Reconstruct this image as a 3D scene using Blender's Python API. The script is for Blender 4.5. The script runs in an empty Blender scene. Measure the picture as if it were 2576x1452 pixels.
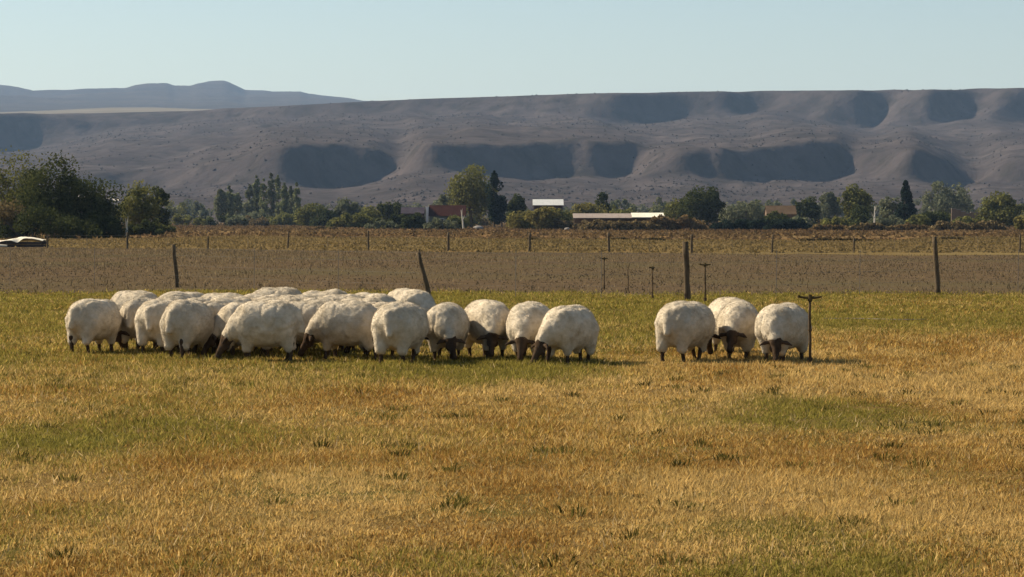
import bpy, math, random
import numpy as np
from mathutils import Vector

# ---------------------------------------------------------------- camera, sky, sun, exposure
SC = bpy.context.scene
COL = SC.collection
F = 6060.0            # focal length in photograph pixels (2576 px wide frame)
CX, CY, HOR = 1288.0, 726.0, 550.0
EYE = 1.7
cam_d = bpy.data.cameras.new('camera')
cam = bpy.data.objects.new('camera', cam_d)
COL.objects.link(cam)
cam_d.sensor_width = 36.0
cam_d.lens = F / 2576.0 * 36.0
cam_d.clip_start = 0.5
cam_d.clip_end = 40000.0
cam.location = (0, 0, EYE)
cam.rotation_euler = (math.radians(90) - math.atan((CY - HOR) / F), 0, 0)
SC.camera = cam

SUN_EL, SUN_AZ = math.radians(38), math.radians(65)      # azimuth to the left of the view
world = bpy.data.worlds.new('World')
SC.world = world
world.use_nodes = True
wn = world.node_tree
sky = wn.nodes.new('ShaderNodeTexSky')
sky.sky_type = 'NISHITA'
sky.sun_disc = False
sky.sun_elevation = SUN_EL
sky.sun_rotation = -SUN_AZ
sky.altitude = 700
sky.air_density = 1.25
sky.dust_density = 0.7
sky.ozone_density = 1.0
wn.nodes['Background'].inputs['Strength'].default_value = 0.055
wn.links.new(sky.outputs[0], wn.nodes['Background'].inputs[0])

sun_d = bpy.data.lights.new('sun', 'SUN')
sun_d.energy = 5.0
sun_d.angle = math.radians(0.5)
sun_d.color = (1.0, 0.87, 0.67)
sun = bpy.data.objects.new('sun', sun_d)
COL.objects.link(sun)
sdir = Vector((-math.cos(SUN_EL) * math.sin(SUN_AZ), math.cos(SUN_EL) * math.cos(SUN_AZ), math.sin(SUN_EL)))
sun.rotation_euler = (-sdir).to_track_quat('-Z', 'Y').to_euler()
sun.location = (-40, 40, 60)

SC.view_settings.view_transform = 'Standard'
SC.view_settings.look = 'None'
SC.view_settings.exposure = 1.0
SC.view_settings.gamma = 1.0
SC.render.engine = 'CYCLES'
SC.cycles.use_denoising = True
SC.cycles.max_bounces = 6
SC.cycles.diffuse_bounces = 3
SC.cycles.transmission_bounces = 4

# ---------------------------------------------------------------- helpers
def at(x, y, Y):
    """photograph pixel at distance Y -> point"""
    return ((x - CX) / F * Y, Y, EYE - (y - HOR) / F * Y)

def gd(y):
    return EYE * F / (y - HOR)

def ground(x, y):
    Y = gd(y)
    return ((x - CX) / F * Y, Y, 0.0)

def smooth(a, b, x):
    t = np.clip((np.asarray(x, float) - a) / (b - a), 0, 1)
    return t * t * (3 - 2 * t)

def _hash(ix, iy, iz, seed):
    h = (ix.astype(np.int64) * 374761393 + iy.astype(np.int64) * 668265263 + iz.astype(np.int64) * 2147483647 + seed * 974711) & 0xFFFFFFFF
    h = ((h ^ (h >> 13)) * 1274126177) & 0xFFFFFFFF
    h = ((h ^ (h >> 16)) * 2246822519) & 0xFFFFFFFF
    return ((h ^ (h >> 15)) & 0xFFFFFF) / float(0xFFFFFF)

def noise(x, y, z=0.0, seed=0):
    x, y, z = np.broadcast_arrays(np.asarray(x, float), np.asarray(y, float), np.asarray(z, float))
    ix, iy, iz = np.floor(x), np.floor(y), np.floor(z)
    fx, fy, fz = x - ix, y - iy, z - iz
    fx, fy, fz = fx * fx * (3 - 2 * fx), fy * fy * (3 - 2 * fy), fz * fz * (3 - 2 * fz)
    r = 0
    for dx in (0, 1):
        for dy in (0, 1):
            for dz in (0, 1):
                w = (fx if dx else 1 - fx) * (fy if dy else 1 - fy) * (fz if dz else 1 - fz)
                r = r + w * _hash(ix + dx, iy + dy, iz + dz, seed)
    return r * 2 - 1

def fbm(x, y, z=0.0, seed=0, oct=4):
    r, a, f = 0, 0.5, 1.0
    for i in range(oct):
        r = r + a * noise(np.asarray(x) * f, np.asarray(y) * f, np.asarray(z) * f, seed + i * 17)
        a *= 0.5
        f *= 2.03
    return r

def make_mesh(name, V, faces, color=None, smooth_shade=False):
    """faces: list of (n,k) index arrays; color: (nverts,3) array"""
    V = np.ascontiguousarray(V, np.float32)
    faces = [np.asarray(f, np.int32) for f in faces if len(f)]
    me = bpy.data.meshes.new(name)
    me.vertices.add(len(V))
    me.vertices.foreach_set('co', V.ravel())
    loops = np.concatenate([f.ravel() for f in faces])
    tot = np.concatenate([np.full(len(f), f.shape[1], np.int32) for f in faces])
    me.loops.add(len(loops))
    me.loops.foreach_set('vertex_index', loops)
    start = np.zeros(len(tot), np.int32)
    start[1:] = np.cumsum(tot)[:-1]
    me.polygons.add(len(tot))
    me.polygons.foreach_set('loop_start', start)
    me.polygons.foreach_set('use_smooth', np.full(len(tot), bool(smooth_shade)))
    me.update(calc_edges=True)
    if color is not None:
        a = me.attributes.new('tint', 'FLOAT_COLOR', 'POINT')
        c = np.ones((len(V), 4), np.float32)
        c[:, :3] = color
        a.data.foreach_set('color', c.ravel())
    return me

def link(name, me, mat=None, parent=None, loc=(0, 0, 0), rz=0.0):
    o = bpy.data.objects.new(name, me)
    COL.objects.link(o)
    o.location = loc
    o.rotation_euler = (0, 0, rz)
    if mat is not None and me is not None and not me.materials:
        me.materials.append(mat)
    if parent is not None:
        o.parent = parent
    return o

def tag(o, label=None, cat=None, group=None, kind=None):
    if label: o['label'] = label
    if cat: o['category'] = cat
    if group: o['group'] = group
    if kind: o['kind'] = kind
    return o

def thing(name, label, cat, loc=(0, 0, 0), rz=0.0, group=None):
    return tag(link(name, None, None, None, loc, rz), label, cat, group)

class MB:
    """collects simple solids into one mesh"""
    def __init__(s):
        s.v, s.q, s.t, s.n = [], [], [], 0
    def add(s, V, quads=(), tris=()):
        s.v.append(np.asarray(V, float))
        if len(quads): s.q.append(np.asarray(quads) + s.n)
        if len(tris): s.t.append(np.asarray(tris) + s.n)
        s.n += len(V)
    def hexa(s, bottom, top):
        s.add(list(bottom) + list(top), [(3, 2, 1, 0), (4, 5, 6, 7), (0, 1, 5, 4), (1, 2, 6, 5), (2, 3, 7, 6), (3, 0, 4, 7)])
    def box(s, x0, x1, y0, y1, z0, z1):
        s.hexa([(x0, y0, z0), (x1, y0, z0), (x1, y1, z0), (x0, y1, z0)], [(x0, y0, z1), (x1, y0, z1), (x1, y1, z1), (x0, y1, z1)])
    def tube(s, pts, rad, n=6):
        pts = [Vector(p) for p in pts]
        ring = []
        for i, p in enumerate(pts):
            d = (pts[min(i + 1, len(pts) - 1)] - pts[max(i - 1, 0)]).normalized()
            a = d.orthogonal().normalized() if i == 0 else (a - d * a.dot(d)).normalized()
            b = d.cross(a)
            r = rad[i] if hasattr(rad, '__len__') else rad
            ring += [p + (a * math.cos(2 * math.pi * k / n) + b * math.sin(2 * math.pi * k / n)) * r for k in range(n)]
        m = len(pts)
        q = [(i * n + k, i * n + (k + 1) % n, (i + 1) * n + (k + 1) % n, (i + 1) * n + k) for i in range(m - 1) for k in range(n)]
        V = [tuple(p) for p in ring] + [tuple(pts[0]), tuple(pts[-1])]
        t = [(m * n, (k + 1) % n, k) for k in range(n)] + [(m * n + 1, (m - 1) * n + k, (m - 1) * n + (k + 1) % n) for k in range(n)]
        s.add(V, q, t)
    def build(s, name, mat, parent=None, loc=(0, 0, 0), rz=0.0, sm=False):
        me = make_mesh(name, np.concatenate(s.v), ([np.concatenate(s.q)] if s.q else []) + ([np.concatenate(s.t)] if s.t else []), smooth_shade=sm)
        return link(name, me, mat, parent, loc, rz)

# ---------------------------------------------------------------- materials
def new_mat(name):
    m = bpy.data.materials.new(name)
    m.use_nodes = True
    nt = m.node_tree
    return m, nt, nt.nodes, nt.links, nt.nodes['Principled BSDF']

def N(nodes, kind, **kw):
    n = nodes.new(kind)
    for k, v in kw.items():
        setattr(n, k, v)
    return n

def mottled(name, c1, c2, scale=1.0, rough=0.95, bump=0.0, bump_scale=None, c3=None, scale3=None, detail=6.0, spec=0.0, stretch=None, bump_dist=0.05):
    m, nt, nodes, L, P = new_mat(name)
    tc = N(nodes, 'ShaderNodeTexCoord')
    src = tc.outputs['Object']
    if stretch:
        mp = N(nodes, 'ShaderNodeMapping')
        mp.inputs['Scale'].default_value = stretch
        L.new(src, mp.inputs[0]); src = mp.outputs[0]
    nz = N(nodes, 'ShaderNodeTexNoise')
    nz.inputs['Scale'].default_value = scale
    nz.inputs['Detail'].default_value = detail
    nz.inputs['Roughness'].default_value = 0.65
    L.new(src, nz.inputs['Vector'])
    rp = N(nodes, 'ShaderNodeValToRGB')
    rp.color_ramp.elements[0].position = 0.32
    rp.color_ramp.elements[1].position = 0.68
    rp.color_ramp.elements[0].color = (*c1, 1)
    rp.color_ramp.elements[1].color = (*c2, 1)
    L.new(nz.outputs[0], rp.inputs[0])
    out = rp.outputs[0]
    if c3:
        n3 = N(nodes, 'ShaderNodeTexNoise')
        n3.inputs['Scale'].default_value = scale3
        n3.inputs['Detail'].default_value = 5.0
        L.new(src, n3.inputs['Vector'])
        r3 = N(nodes, 'ShaderNodeValToRGB')
        r3.color_ramp.elements[0].position = 0.45
        r3.color_ramp.elements[1].position = 0.68
        L.new(n3.outputs[0], r3.inputs[0])
        mx = N(nodes, 'ShaderNodeMix', data_type='RGBA')
        L.new(r3.outputs[0], mx.inputs[0])
        L.new(out, mx.inputs[6])
        mx.inputs[7].default_value = (*c3, 1)
        out = mx.outputs[2]
    L.new(out, P.inputs['Base Color'])
    P.inputs['Roughness'].default_value = rough
    P.inputs['Specular IOR Level'].default_value = spec
    if bump:
        nb = N(nodes, 'ShaderNodeTexNoise')
        nb.inputs['Scale'].default_value = bump_scale or scale * 4
        nb.inputs['Detail'].default_value = 4.0
        L.new(src, nb.inputs['Vector'])
        b = N(nodes, 'ShaderNodeBump')
        b.inputs['Strength'].default_value = bump
        b.inputs['Distance'].default_value = bump_dist
        L.new(nb.outputs[0], b.inputs['Height'])
        L.new(b.outputs[0], P.inputs['Normal'])
    return m

def tinted(name, translucency=0.4, gloss=0.0):
    """leaf or blade: colour of each leaf stored on the mesh"""
    m, nt, nodes, L, P = new_mat(name)
    nodes.remove(P)
    at_ = N(nodes, 'ShaderNodeAttribute', attribute_name='tint')
    d = N(nodes, 'ShaderNodeBsdfDiffuse')
    t = N(nodes, 'ShaderNodeBsdfTranslucent')
    mx = N(nodes, 'ShaderNodeMixShader')
    mx.inputs[0].default_value = translucency
    L.new(at_.outputs['Color'], d.inputs[0])
    L.new(at_.outputs['Color'], t.inputs[0])
    L.new(d.outputs[0], mx.inputs[1])
    L.new(t.outputs[0], mx.inputs[2])
    L.new(mx.outputs[0], nodes['Material Output'].inputs['Surface'])
    return m

M = {}
M['pasture'] = mottled('pasture_thatch', (0.1088, 0.0672, 0.02432), (0.1728, 0.112, 0.0416), 2.2, bump=0.6, bump_scale=40, c3=(0.0768, 0.0736, 0.0192), scale3=0.45)
M['plough'] = mottled('ploughed_soil', (0.060, 0.042, 0.025), (0.104, 0.074, 0.044), 0.9, bump=0.5, bump_scale=9, c3=(0.078, 0.062, 0.034), scale3=0.09, detail=9)
M['clod'] = mottled('soil_clod', (0.056, 0.041, 0.026), (0.105, 0.078, 0.049), 3.0)
M['meadow'] = mottled('far_meadow', (0.1037, 0.07517, 0.03214), (0.1503, 0.1115, 0.04925), 0.15, bump=0.5, bump_scale=3, c3=(0.14, 0.08294, 0.03629), scale3=0.03)
M['valley'] = mottled('dry_valley_soil', (0.1054, 0.05704, 0.02604), (0.1674, 0.1023, 0.0465), 0.05, bump=0.5, bump_scale=1.0, c3=(0.1426, 0.1054, 0.0465), scale3=0.012)
M['grass'] = tinted('grass_blade', 0.45)
M['leaf'] = tinted('leaf', 0.30)
M['bark'] = mottled('bark', (0.06, 0.045, 0.032), (0.14, 0.11, 0.08), 3.0, bump=0.6)
M['pale_bark'] = mottled('pale_bark', (0.42, 0.38, 0.32), (0.62, 0.57, 0.48), 2.0, bump=0.5)
M['post'] = mottled('weathered_wood', (0.06, 0.045, 0.03), (0.15, 0.115, 0.075), 6.0, bump=0.5, stretch=(4, 4, 0.6))
M['wire'] = mottled('galvanised_wire', (0.11, 0.1045, 0.099), (0.165, 0.154, 0.143), 3.0, rough=0.5)
M['iron'] = mottled('rusty_iron', (0.05, 0.038, 0.026), (0.12, 0.08, 0.045), 14.0, rough=0.7)
M['brass'] = mottled('dull_brass', (0.045, 0.036, 0.02), (0.10, 0.075, 0.035), 20.0, rough=0.55)
M['white_roof'] = mottled('pale_metal_roof', (0.3825, 0.3952, 0.3825), (0.4718, 0.4781, 0.459), 0.8, rough=0.55)
M['cream_roof'] = mottled('cream_metal_roof', (0.561, 0.527, 0.425), (0.663, 0.629, 0.527), 0.8, rough=0.6)
M['pink_roof'] = mottled('faded_sheet_roof', (0.2108, 0.1739, 0.1528), (0.2898, 0.2424, 0.2108), 0.8, rough=0.7)
M['red_roof'] = mottled('oxide_red_roof', (0.0336, 0.0154, 0.0126), (0.0532, 0.0238, 0.0196), 0.9, rough=0.8)
M['shaded_roof'] = mottled('shaded_sheet_roof', (0.035, 0.03, 0.04), (0.07, 0.06, 0.07), 0.9, rough=0.8)  # purple-dark tone stands for shade on the left end of the house
M['tan_roof'] = mottled('tan_roof', (0.0792, 0.0528, 0.033), (0.1188, 0.0825, 0.0528), 0.9, rough=0.9)
M['wall_grey'] = mottled('grey_green_wall', (0.112, 0.126, 0.1155), (0.154, 0.168, 0.154), 0.8)
M['wall_dark'] = mottled('dark_board_wall', (0.045, 0.035, 0.035), (0.09, 0.07, 0.065), 1.2)
M['wall_white'] = mottled('whitewashed_wall', (0.62, 0.58, 0.55), (0.76, 0.72, 0.69), 1.0)
M['wall_adobe'] = mottled('adobe_wall', (0.132, 0.096, 0.069), (0.192, 0.144, 0.105), 0.8)
M['glass'] = mottled('dark_pane', (0.02, 0.02, 0.025), (0.04, 0.04, 0.05), 1.0, rough=0.2, spec=0.5)
M['sheet'] = mottled('pale_tarpaulin', (0.55, 0.48, 0.38), (0.78, 0.74, 0.60), 1.2, rough=0.7)
M['rock'] = mottled('pale_rock', (0.18, 0.162, 0.144), (0.27, 0.2475, 0.225), 2.0, bump=0.5)
M['track'] = mottled('pale_dirt_track', (0.42, 0.38, 0.32), (0.55, 0.50, 0.43), 0.1)
M['hill'] = mottled('steppe_hillside', (0.034, 0.028, 0.027), (0.074, 0.060, 0.056), 0.012, bump=0.7, bump_scale=0.10, c3=(0.032, 0.027, 0.023), scale3=0.05, detail=10, bump_dist=3.0)
M['plain'] = mottled('straw_plain', (0.117, 0.099, 0.0675), (0.162, 0.135, 0.09), 0.004)
M['mountain'] = mottled('far_mountain_rock', (0.036, 0.032, 0.028), (0.064, 0.0544, 0.0448), 0.004, bump=0.8, bump_scale=0.03, bump_dist=10)
M['hide'] = mottled('sheep_face_and_legs', (0.0315, 0.0207, 0.0135), (0.0855, 0.0585, 0.03825), 9.0)
M['hoof'] = mottled('hoof', (0.02, 0.016, 0.012), (0.05, 0.04, 0.03), 20.0, rough=0.6)

def wool_material():
    m, nt, nodes, L, P = new_mat('fleece')
    tc = N(nodes, 'ShaderNodeTexCoord')
    n1 = N(nodes, 'ShaderNodeTexNoise'); n1.inputs['Scale'].default_value = 7; n1.inputs['Detail'].default_value = 8; n1.inputs['Roughness'].default_value = 0.7
    L.new(tc.outputs['Object'], n1.inputs['Vector'])
    rp = N(nodes, 'ShaderNodeValToRGB')
    rp.color_ramp.elements[0].position = 0.3; rp.color_ramp.elements[1].position = 0.68
    rp.color_ramp.elements[0].color = (0.37, 0.305, 0.212, 1); rp.color_ramp.elements[1].color = (0.66, 0.57, 0.435, 1)
    L.new(n1.outputs[0], rp.inputs[0])
    oi = N(nodes, 'ShaderNodeObjectInfo')
    hs = N(nodes, 'ShaderNodeHueSaturation')
    mr = N(nodes, 'ShaderNodeMapRange')
    mr.inputs[3].default_value = 0.84; mr.inputs[4].default_value = 1.05
    L.new(oi.outputs['Random'], mr.inputs[0])
    L.new(mr.outputs[0], hs.inputs['Value'])
    L.new(rp.outputs[0], hs.inputs['Color'])
    L.new(hs.outputs[0], P.inputs['Base Color'])
    P.inputs['Roughness'].default_value = 1.0
    P.inputs['Specular IOR Level'].default_value = 0.05
    P.inputs['Sheen Weight'].default_value = 0.0
    P.inputs['Sheen Tint'].default_value = (1.0, 0.92, 0.78, 1)
    P.inputs['Sheen Roughness'].default_value = 0.45
    n2 = N(nodes, 'ShaderNodeTexNoise'); n2.inputs['Scale'].default_value = 60; n2.inputs['Detail'].default_value = 5
    L.new(tc.outputs['Object'], n2.inputs['Vector'])
    b = N(nodes, 'ShaderNodeBump'); b.inputs['Strength'].default_value = 0.5; b.inputs['Distance'].default_value = 0.008
    L.new(n2.outputs[0], b.inputs['Height'])
    L.new(b.outputs[0], P.inputs['Normal'])
    return m
M['wool'] = wool_material()

rng = np.random.default_rng(11)

# ---------------------------------------------------------------- ground sheets
def strip(name, near, far, z, mat, nx=320, ny=24, bumpy=0.0, seed=1, seam=0.0, near_seam=None):
    """sheet between two field boundaries given in photograph pixels"""
    xs = np.linspace(near[0][0], near[-1][0], nx)
    yn = np.interp(xs, [p[0] for p in near], [p[1] for p in near])
    yf = np.interp(xs, [p[0] for p in far], [p[1] for p in far])
    A = np.array([ground(x, y) for x, y in zip(xs, yn)])
    B = np.array([ground(x, y) for x, y in zip(xs, yf)])
    if near_seam:
        A[:, 1] += near_seam[0] * fbm(A[:, 0] * 0.35, A[:, 1] * 0.05, seed=near_seam[1], oct=4)
    if seam:
        B[:, 1] += seam * fbm(B[:, 0] * 0.35, B[:, 1] * 0.05, seed=seed, oct=4)
    t = np.linspace(0, 1, ny)[:, None, None]
    V = (A[None] * (1 - t) + B[None] * t).reshape(-1, 3)
    V[:, 2] = z + bumpy * fbm(V[:, 0] * 0.15, V[:, 1] * 0.15, seed=seed + 5)
    i = np.arange(nx * ny).reshape(ny, nx)
    q = np.stack([i[:-1, :-1], i[:-1, 1:], i[1:, 1:], i[1:, :-1]], -1).reshape(-1, 4)
    return tag(link(name, make_mesh(name, V, [q]), mat), kind='structure')

XL, XR = -1900, 4476
PAST_FAR = [(XL, 738), (0, 738), (450, 737), (1100, 741), (1650, 749), (2000, 748), (2340, 742), (XR, 740)]
PLO_FAR = [(XL, 617), (0, 620), (320, 626), (720, 629), (1130, 634), (1530, 636), (1950, 640), (2350, 643), (XR, 647)]
MEA_FAR = [(XL, 598), (0, 601), (330, 602), (620, 594), (800, 598), (1130, 602), (1530, 604), (2000, 607), (2300, 606), (2400, 598), (XR, 596)]

g = MB()
g.add([(-5200, -120, 0), (5200, -120, 0), (5200, 8800, 0), (-5200, 8800, 0)], [(0, 1, 2, 3)])
tag(g.build('ground', M['valley']), kind='structure')
strip('ploughed_field', PAST_FAR, PLO_FAR, 0.004, M['plough'], ny=40, seam=5.0, seed=3)
strip('far_meadow', PLO_FAR, MEA_FAR, 0.010, M['meadow'], ny=30, seam=14.0, seed=4, near_seam=(5.0, 3))
pv, pq = [], []
xs = np.linspace(XL, XR, 200)
yb = np.interp(xs, [p[0] for p in PAST_FAR], [p[1] for p in PAST_FAR])
Bp = np.array([ground(x, y) for x, y in zip(xs, yb)])
Bp[:, 1] += 2.6 * fbm(Bp[:, 0] * 0.4, 3.0, seed=8)
Ap = Bp.copy(); Ap[:, 1] = -60.0; Ap[:, 0] = np.linspace(-45, 45, 200)
t = np.linspace(0, 1, 60)[:, None, None]
V = (Ap[None] * (1 - t) + Bp[None] * t).reshape(-1, 3); V[:, 2] = 0.016
i = np.arange(200 * 60).reshape(60, 200)
tag(link('pasture', make_mesh('pasture', V, [np.stack([i[:-1, :-1], i[:-1, 1:], i[1:, 1:], i[1:, :-1]], -1).reshape(-1, 4)]), M['pasture']), kind='structure')
PAST_EDGE = (Bp[:, 0].copy(), Bp[:, 1].copy())
PLO_EDGE = np.array([ground(x, y) for x, y in PLO_FAR])
MEA_EDGE = np.array([ground(x, y) for x, y in MEA_FAR])

# ---------------------------------------------------------------- hills
def pw(pts, u):
    return np.interp(u, [p[0] for p in pts], [p[1] for p in pts])

def smooth1(a, k):
    ker = np.hanning(k + 2)[1:-1]; ker /= ker.sum()
    return np.convolve(np.pad(a, k // 2, mode='edge'), ker, mode='valid')[:len(a)]

def zpx(y, Y):
    return EYE + (HOR - y) / F * Y

def build_hills():
    nu, ny = 440, 330
    u = np.linspace(-1100, 3676, nu)
    # crest of the plateau, lip and foot of the two scarps, in photograph pixels
    crest = pw([(-1100, 300), (-300, 290), (0, 284), (140, 281), (250, 279), (490, 274), (600, 271), (750, 264), (890, 256), (950, 253.6), (1050, 248.6), (1288, 241), (1488, 234), (1738, 229.6), (2138, 226), (2576, 220), (3676, 214)], u)
    foot2 = pw([(-1100, 392), (0, 388), (110, 384), (190, 364), (250, 345), (310, 322), (600, 305), (900, 292), (1200, 285), (1500, 300), (1560, 312), (1690, 318), (1760, 290), (1880, 292), (1960, 285), (2100, 320), (2240, 335), (2330, 322), (2430, 300), (2576, 310), (3676, 320)], u)
    lip1 = pw([(-1100, 420), (0, 430), (250, 420), (450, 430), (600, 405), (680, 376), (760, 360), (850, 356), (940, 370), (1000, 398), (1022, 404), (1045, 358), (1200, 350), (1590, 351), (1640, 372), (1700, 380), (1800, 384), (1900, 375), (2020, 356), (2110, 350), (2140, 380), (2250, 366), (2300, 370), (2400, 425), (2450, 440), (2520, 398), (2576, 395), (3676, 390)], u)
    foot1 = pw([(-1100, 470), (0, 478), (250, 474), (450, 476), (600, 468), (700, 468), (850, 470), (940, 462), (1005, 438), (1030, 436), (1060, 428), (1130, 430), (1300, 440), (1420, 446), (1600, 440), (1640, 440), (1800, 455), (2000, 458), (2110, 452), (2160, 440), (2300, 448), (2420, 458), (2520, 455), (3676, 455)], u)
    lip1 = lip1 + 9 * fbm(u * .016, 1.1, seed=81, oct=4); foot1 = foot1 + 16 * fbm(u * .012, 2.1, seed=82, oct=4); foot2 = foot2 + 18 * fbm(u * .012, 3.1, seed=83, oct=4)
    # how steep each stretch of scarp is (1 = too steep for the low sun, 0 = open slope)
    def bands(spans):
        w = np.zeros(nu)
        for a, b, s in spans:
            w = np.maximum(w, s * smooth(a - 30, a + 45, u) * (1 - smooth(b - 30, b + 16, u)))
        return w
    st1 = bands([(640, 990, 1), (1048, 1625, 1), (1655, 2115, 1), (2255, 2400, 0.9), (2520, 2700, 1), (2800, 3100, 1), (-900, -500, .8)])
    st2 = np.maximum(.85 * (1 - smooth(40, 260, u)), bands([(1510, 1680, 0.9), (1690, 1890, 0.9), (2120, 2240, 1), (2290, 2425, 1), (2530, 2640, 0.9), (2800, 3000, 0.9)]))
    st1 = st1 * (.86 + .3 * fbm(u * .018, 7.7, seed=25, oct=3)); st2 = st2 * (.9 + .3 * fbm(u * .018, 9.7, seed=26, oct=3))
    wob = 60 * fbm(u * 0.006, 1.5, seed=21, oct=4)
    Yt1 = smooth1(1720 + wob + 40 * (1 - st1), 7)
    Yt2 = smooth1(2650 + 1.0 * wob[::-1] + 60 * (1 - st2), 15)
    def saw(spans, Yc):
        xs_, ys_ = [], []
        for a, b in spans:
            d = .36 * (b - a) / F * Yc
            xs_ += [a, b]; ys_ += [-d, d]
        return smooth1(np.interp(u, xs_, ys_), 9)
    Yt1 = Yt1 + saw([(-900, -500), (640, 992), (1048, 1630), (1650, 2118), (2255, 2420), (2520, 2700), (2800, 3100)], 1720)
    Yt2 = Yt2 + saw([(-700, 230), (1510, 1890), (2120, 2250), (2290, 2430), (2530, 2640), (2800, 3000)], 2650)
    Yt1 = Yt1 + 10 * fbm(u * .022, 3.3, seed=27, oct=4); Yt2 = Yt2 + 13 * fbm(u * .020, 4.3, seed=29, oct=4)
    z_t1 = zpx(lip1, Yt1)
    z_b1 = zpx(foot1, Yt1 - 30)
    z_t2 = zpx(crest, Yt2)
    z_b2 = zpx(foot2, Yt2 - 60)
    nz1 = 13 * fbm(u * .03, 2.2, seed=23, oct=3); nz2 = 12 * fbm(u * .03, 5.2, seed=24, oct=3)
    slope1 = np.tan(np.radians(21 + 23 * st1 + nz1))
    slope2 = np.tan(np.radians(21 + 23 * st2 + nz2))
    Yb1 = Yt1 - np.maximum(z_t1 - z_b1, 3) / slope1
    Yb2 = Yt2 - np.maximum(z_t2 - z_b2, 3) / slope2
    Yg = np.concatenate([np.linspace(1000, 1500, 40)[:-1], np.linspace(1500, 1800, 110)[:-1], np.linspace(1800, 2350, 45)[:-1], np.linspace(2350, 2800, 105)[:-1], np.linspace(2800, 3600, 35)])
    Z = np.zeros((len(Yg), nu))
    for k in range(nu):
        z = np.interp(Yg, [900, 1150, Yb1[k], Yt1[k], Yb2[k], Yt2[k], 3500, 3700], [-2, 3, z_b1[k], z_t1[k], z_b2[k], z_t2[k], z_t2[k] + 2, 0])
        for (ya, yb_, za, zb_) in ((Yb1[k], Yt1[k], z_b1[k], z_t1[k]), (Yb2[k], Yt2[k], z_b2[k], z_t2[k])):
            tt = (Yg - ya) / (yb_ - ya)
            z = np.where((tt > 0) & (tt < 1), za + (zb_ - za) * np.clip(tt, 0, 1) ** 1.8, z)
        Z[:, k] = z
    # spurs and gullies run slantwise down the faces
    for j, Yj in enumerate(Yg):
        sh = np.clip((Yj - Yt1) / 55, -1, .2) * 26 * np.exp(-((Yj - 1700) / 160) ** 2) + np.clip((Yj - Yt2) / 70, -1, .1) * 30 * np.exp(-((Yj - 2630) / 170) ** 2)
        sh = sh + 16 * fbm(u * .012, Yj * .02, seed=28, oct=3) * (1 - smooth(2600, 2640, Yj))
        Z[j] = np.interp(u - sh, u, Z[j])
    # soften the breaks a little, then gullies and lumps
    Zs = Z.copy()
    for _ in range(4):
        Zs[1:-1] = 0.25 * Zs[:-2] + 0.5 * Zs[1:-1] + 0.25 * Zs[2:]
        Zs[:, 1:-1] = 0.25 * Zs[:, :-2] + 0.5 * Zs[:, 1:-1] + 0.25 * Zs[:, 2:]
    Z = Zs
    X = (u[None] - CX) / F * Yg[:, None]
    Yy = np.repeat(Yg[:, None], nu, 1)
    rel = smooth(1150, 1500, Yy) * (1 - smooth(2450, 2600, Yy) * 0.97)
    gul = np.abs(fbm(X * 0.014 + 0.004 * Yy, Yy * 0.0035, seed=31, oct=4))
    Z += rel * (5.5 * fbm(X * 0.010, Yy * 0.007, seed=30, oct=4) - 7.0 * np.clip(0.22 - gul, 0, 1))
    Z += smooth(1200, 1600, Yy) * (1 - smooth(2450, 2600, Yy)) * 2.8 * fbm(X * 0.03, Yy * 0.012, seed=33, oct=4)
    V = np.stack([X, Yy, Z], -1).reshape(-1, 3)
    i = np.arange(V.shape[0]).reshape(Z.shape)
    q = np.stack([i[:-1, :-1], i[:-1, 1:], i[1:, 1:], i[1:, :-1]], -1).reshape(-1, 4)
    o = link('plateau_hills', make_mesh('plateau_hills', V, [q], smooth_shade=True), M['hill'])
    tag(o, kind='structure')
    return u, Yg, Z
HU, HY, HZ = build_hills()

def hill_z(X, Y):
    uu = X / Y * F + CX
    fi = np.clip(np.interp(uu, HU, np.arange(len(HU))), 0, len(HU) - 1.001)
    fj = np.clip(np.interp(Y, HY, np.arange(len(HY))), 0, len(HY) - 1.001)
    i0, j0 = fi.astype(int), fj.astype(int)
    a, b = fi - i0, fj - j0
    return (HZ[j0, i0] * (1 - a) * (1 - b) + HZ[j0, i0 + 1] * a * (1 - b) + HZ[j0 + 1, i0] * (1 - a) * b + HZ[j0 + 1, i0 + 1] * a * b)

# far plain and mountain
def grid_from(lines, u, name, mat, seed, amp):
    """lines: list of (Y, ypx array) rows from near to far"""
    rows = []
    for Y, yp in lines:
        rows.append(np.stack([(u - CX) / F * Y, np.full_like(u, Y), zpx(yp, Y)], -1))
    V = np.array(rows)
    sub = 6
    out = []
    for a, b in zip(V[:-1], V[1:]):
        for k in range(sub):
            out.append(a * (1 - k / sub) + b * k / sub)
    out.append(V[-1])
    V = np.array(out)
    nr = V.shape[0]
    inner = np.sin(np.linspace(0, np.pi, nr))[:, None]
    V[:, :, 2] += inner * amp * fbm(V[:, :, 0] * 0.004, V[:, :, 1] * 0.004, seed=seed, oct=5)
    i = np.arange(nr * len(u)).reshape(nr, len(u))
    q = np.stack([i[:-1, :-1], i[:-1, 1:], i[1:, 1:], i[1:, :-1]], -1).reshape(-1, 4)
    return tag(link(name, make_mesh(name, V.reshape(-1, 3), [q], smooth_shade=True), mat), kind='structure')

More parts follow.
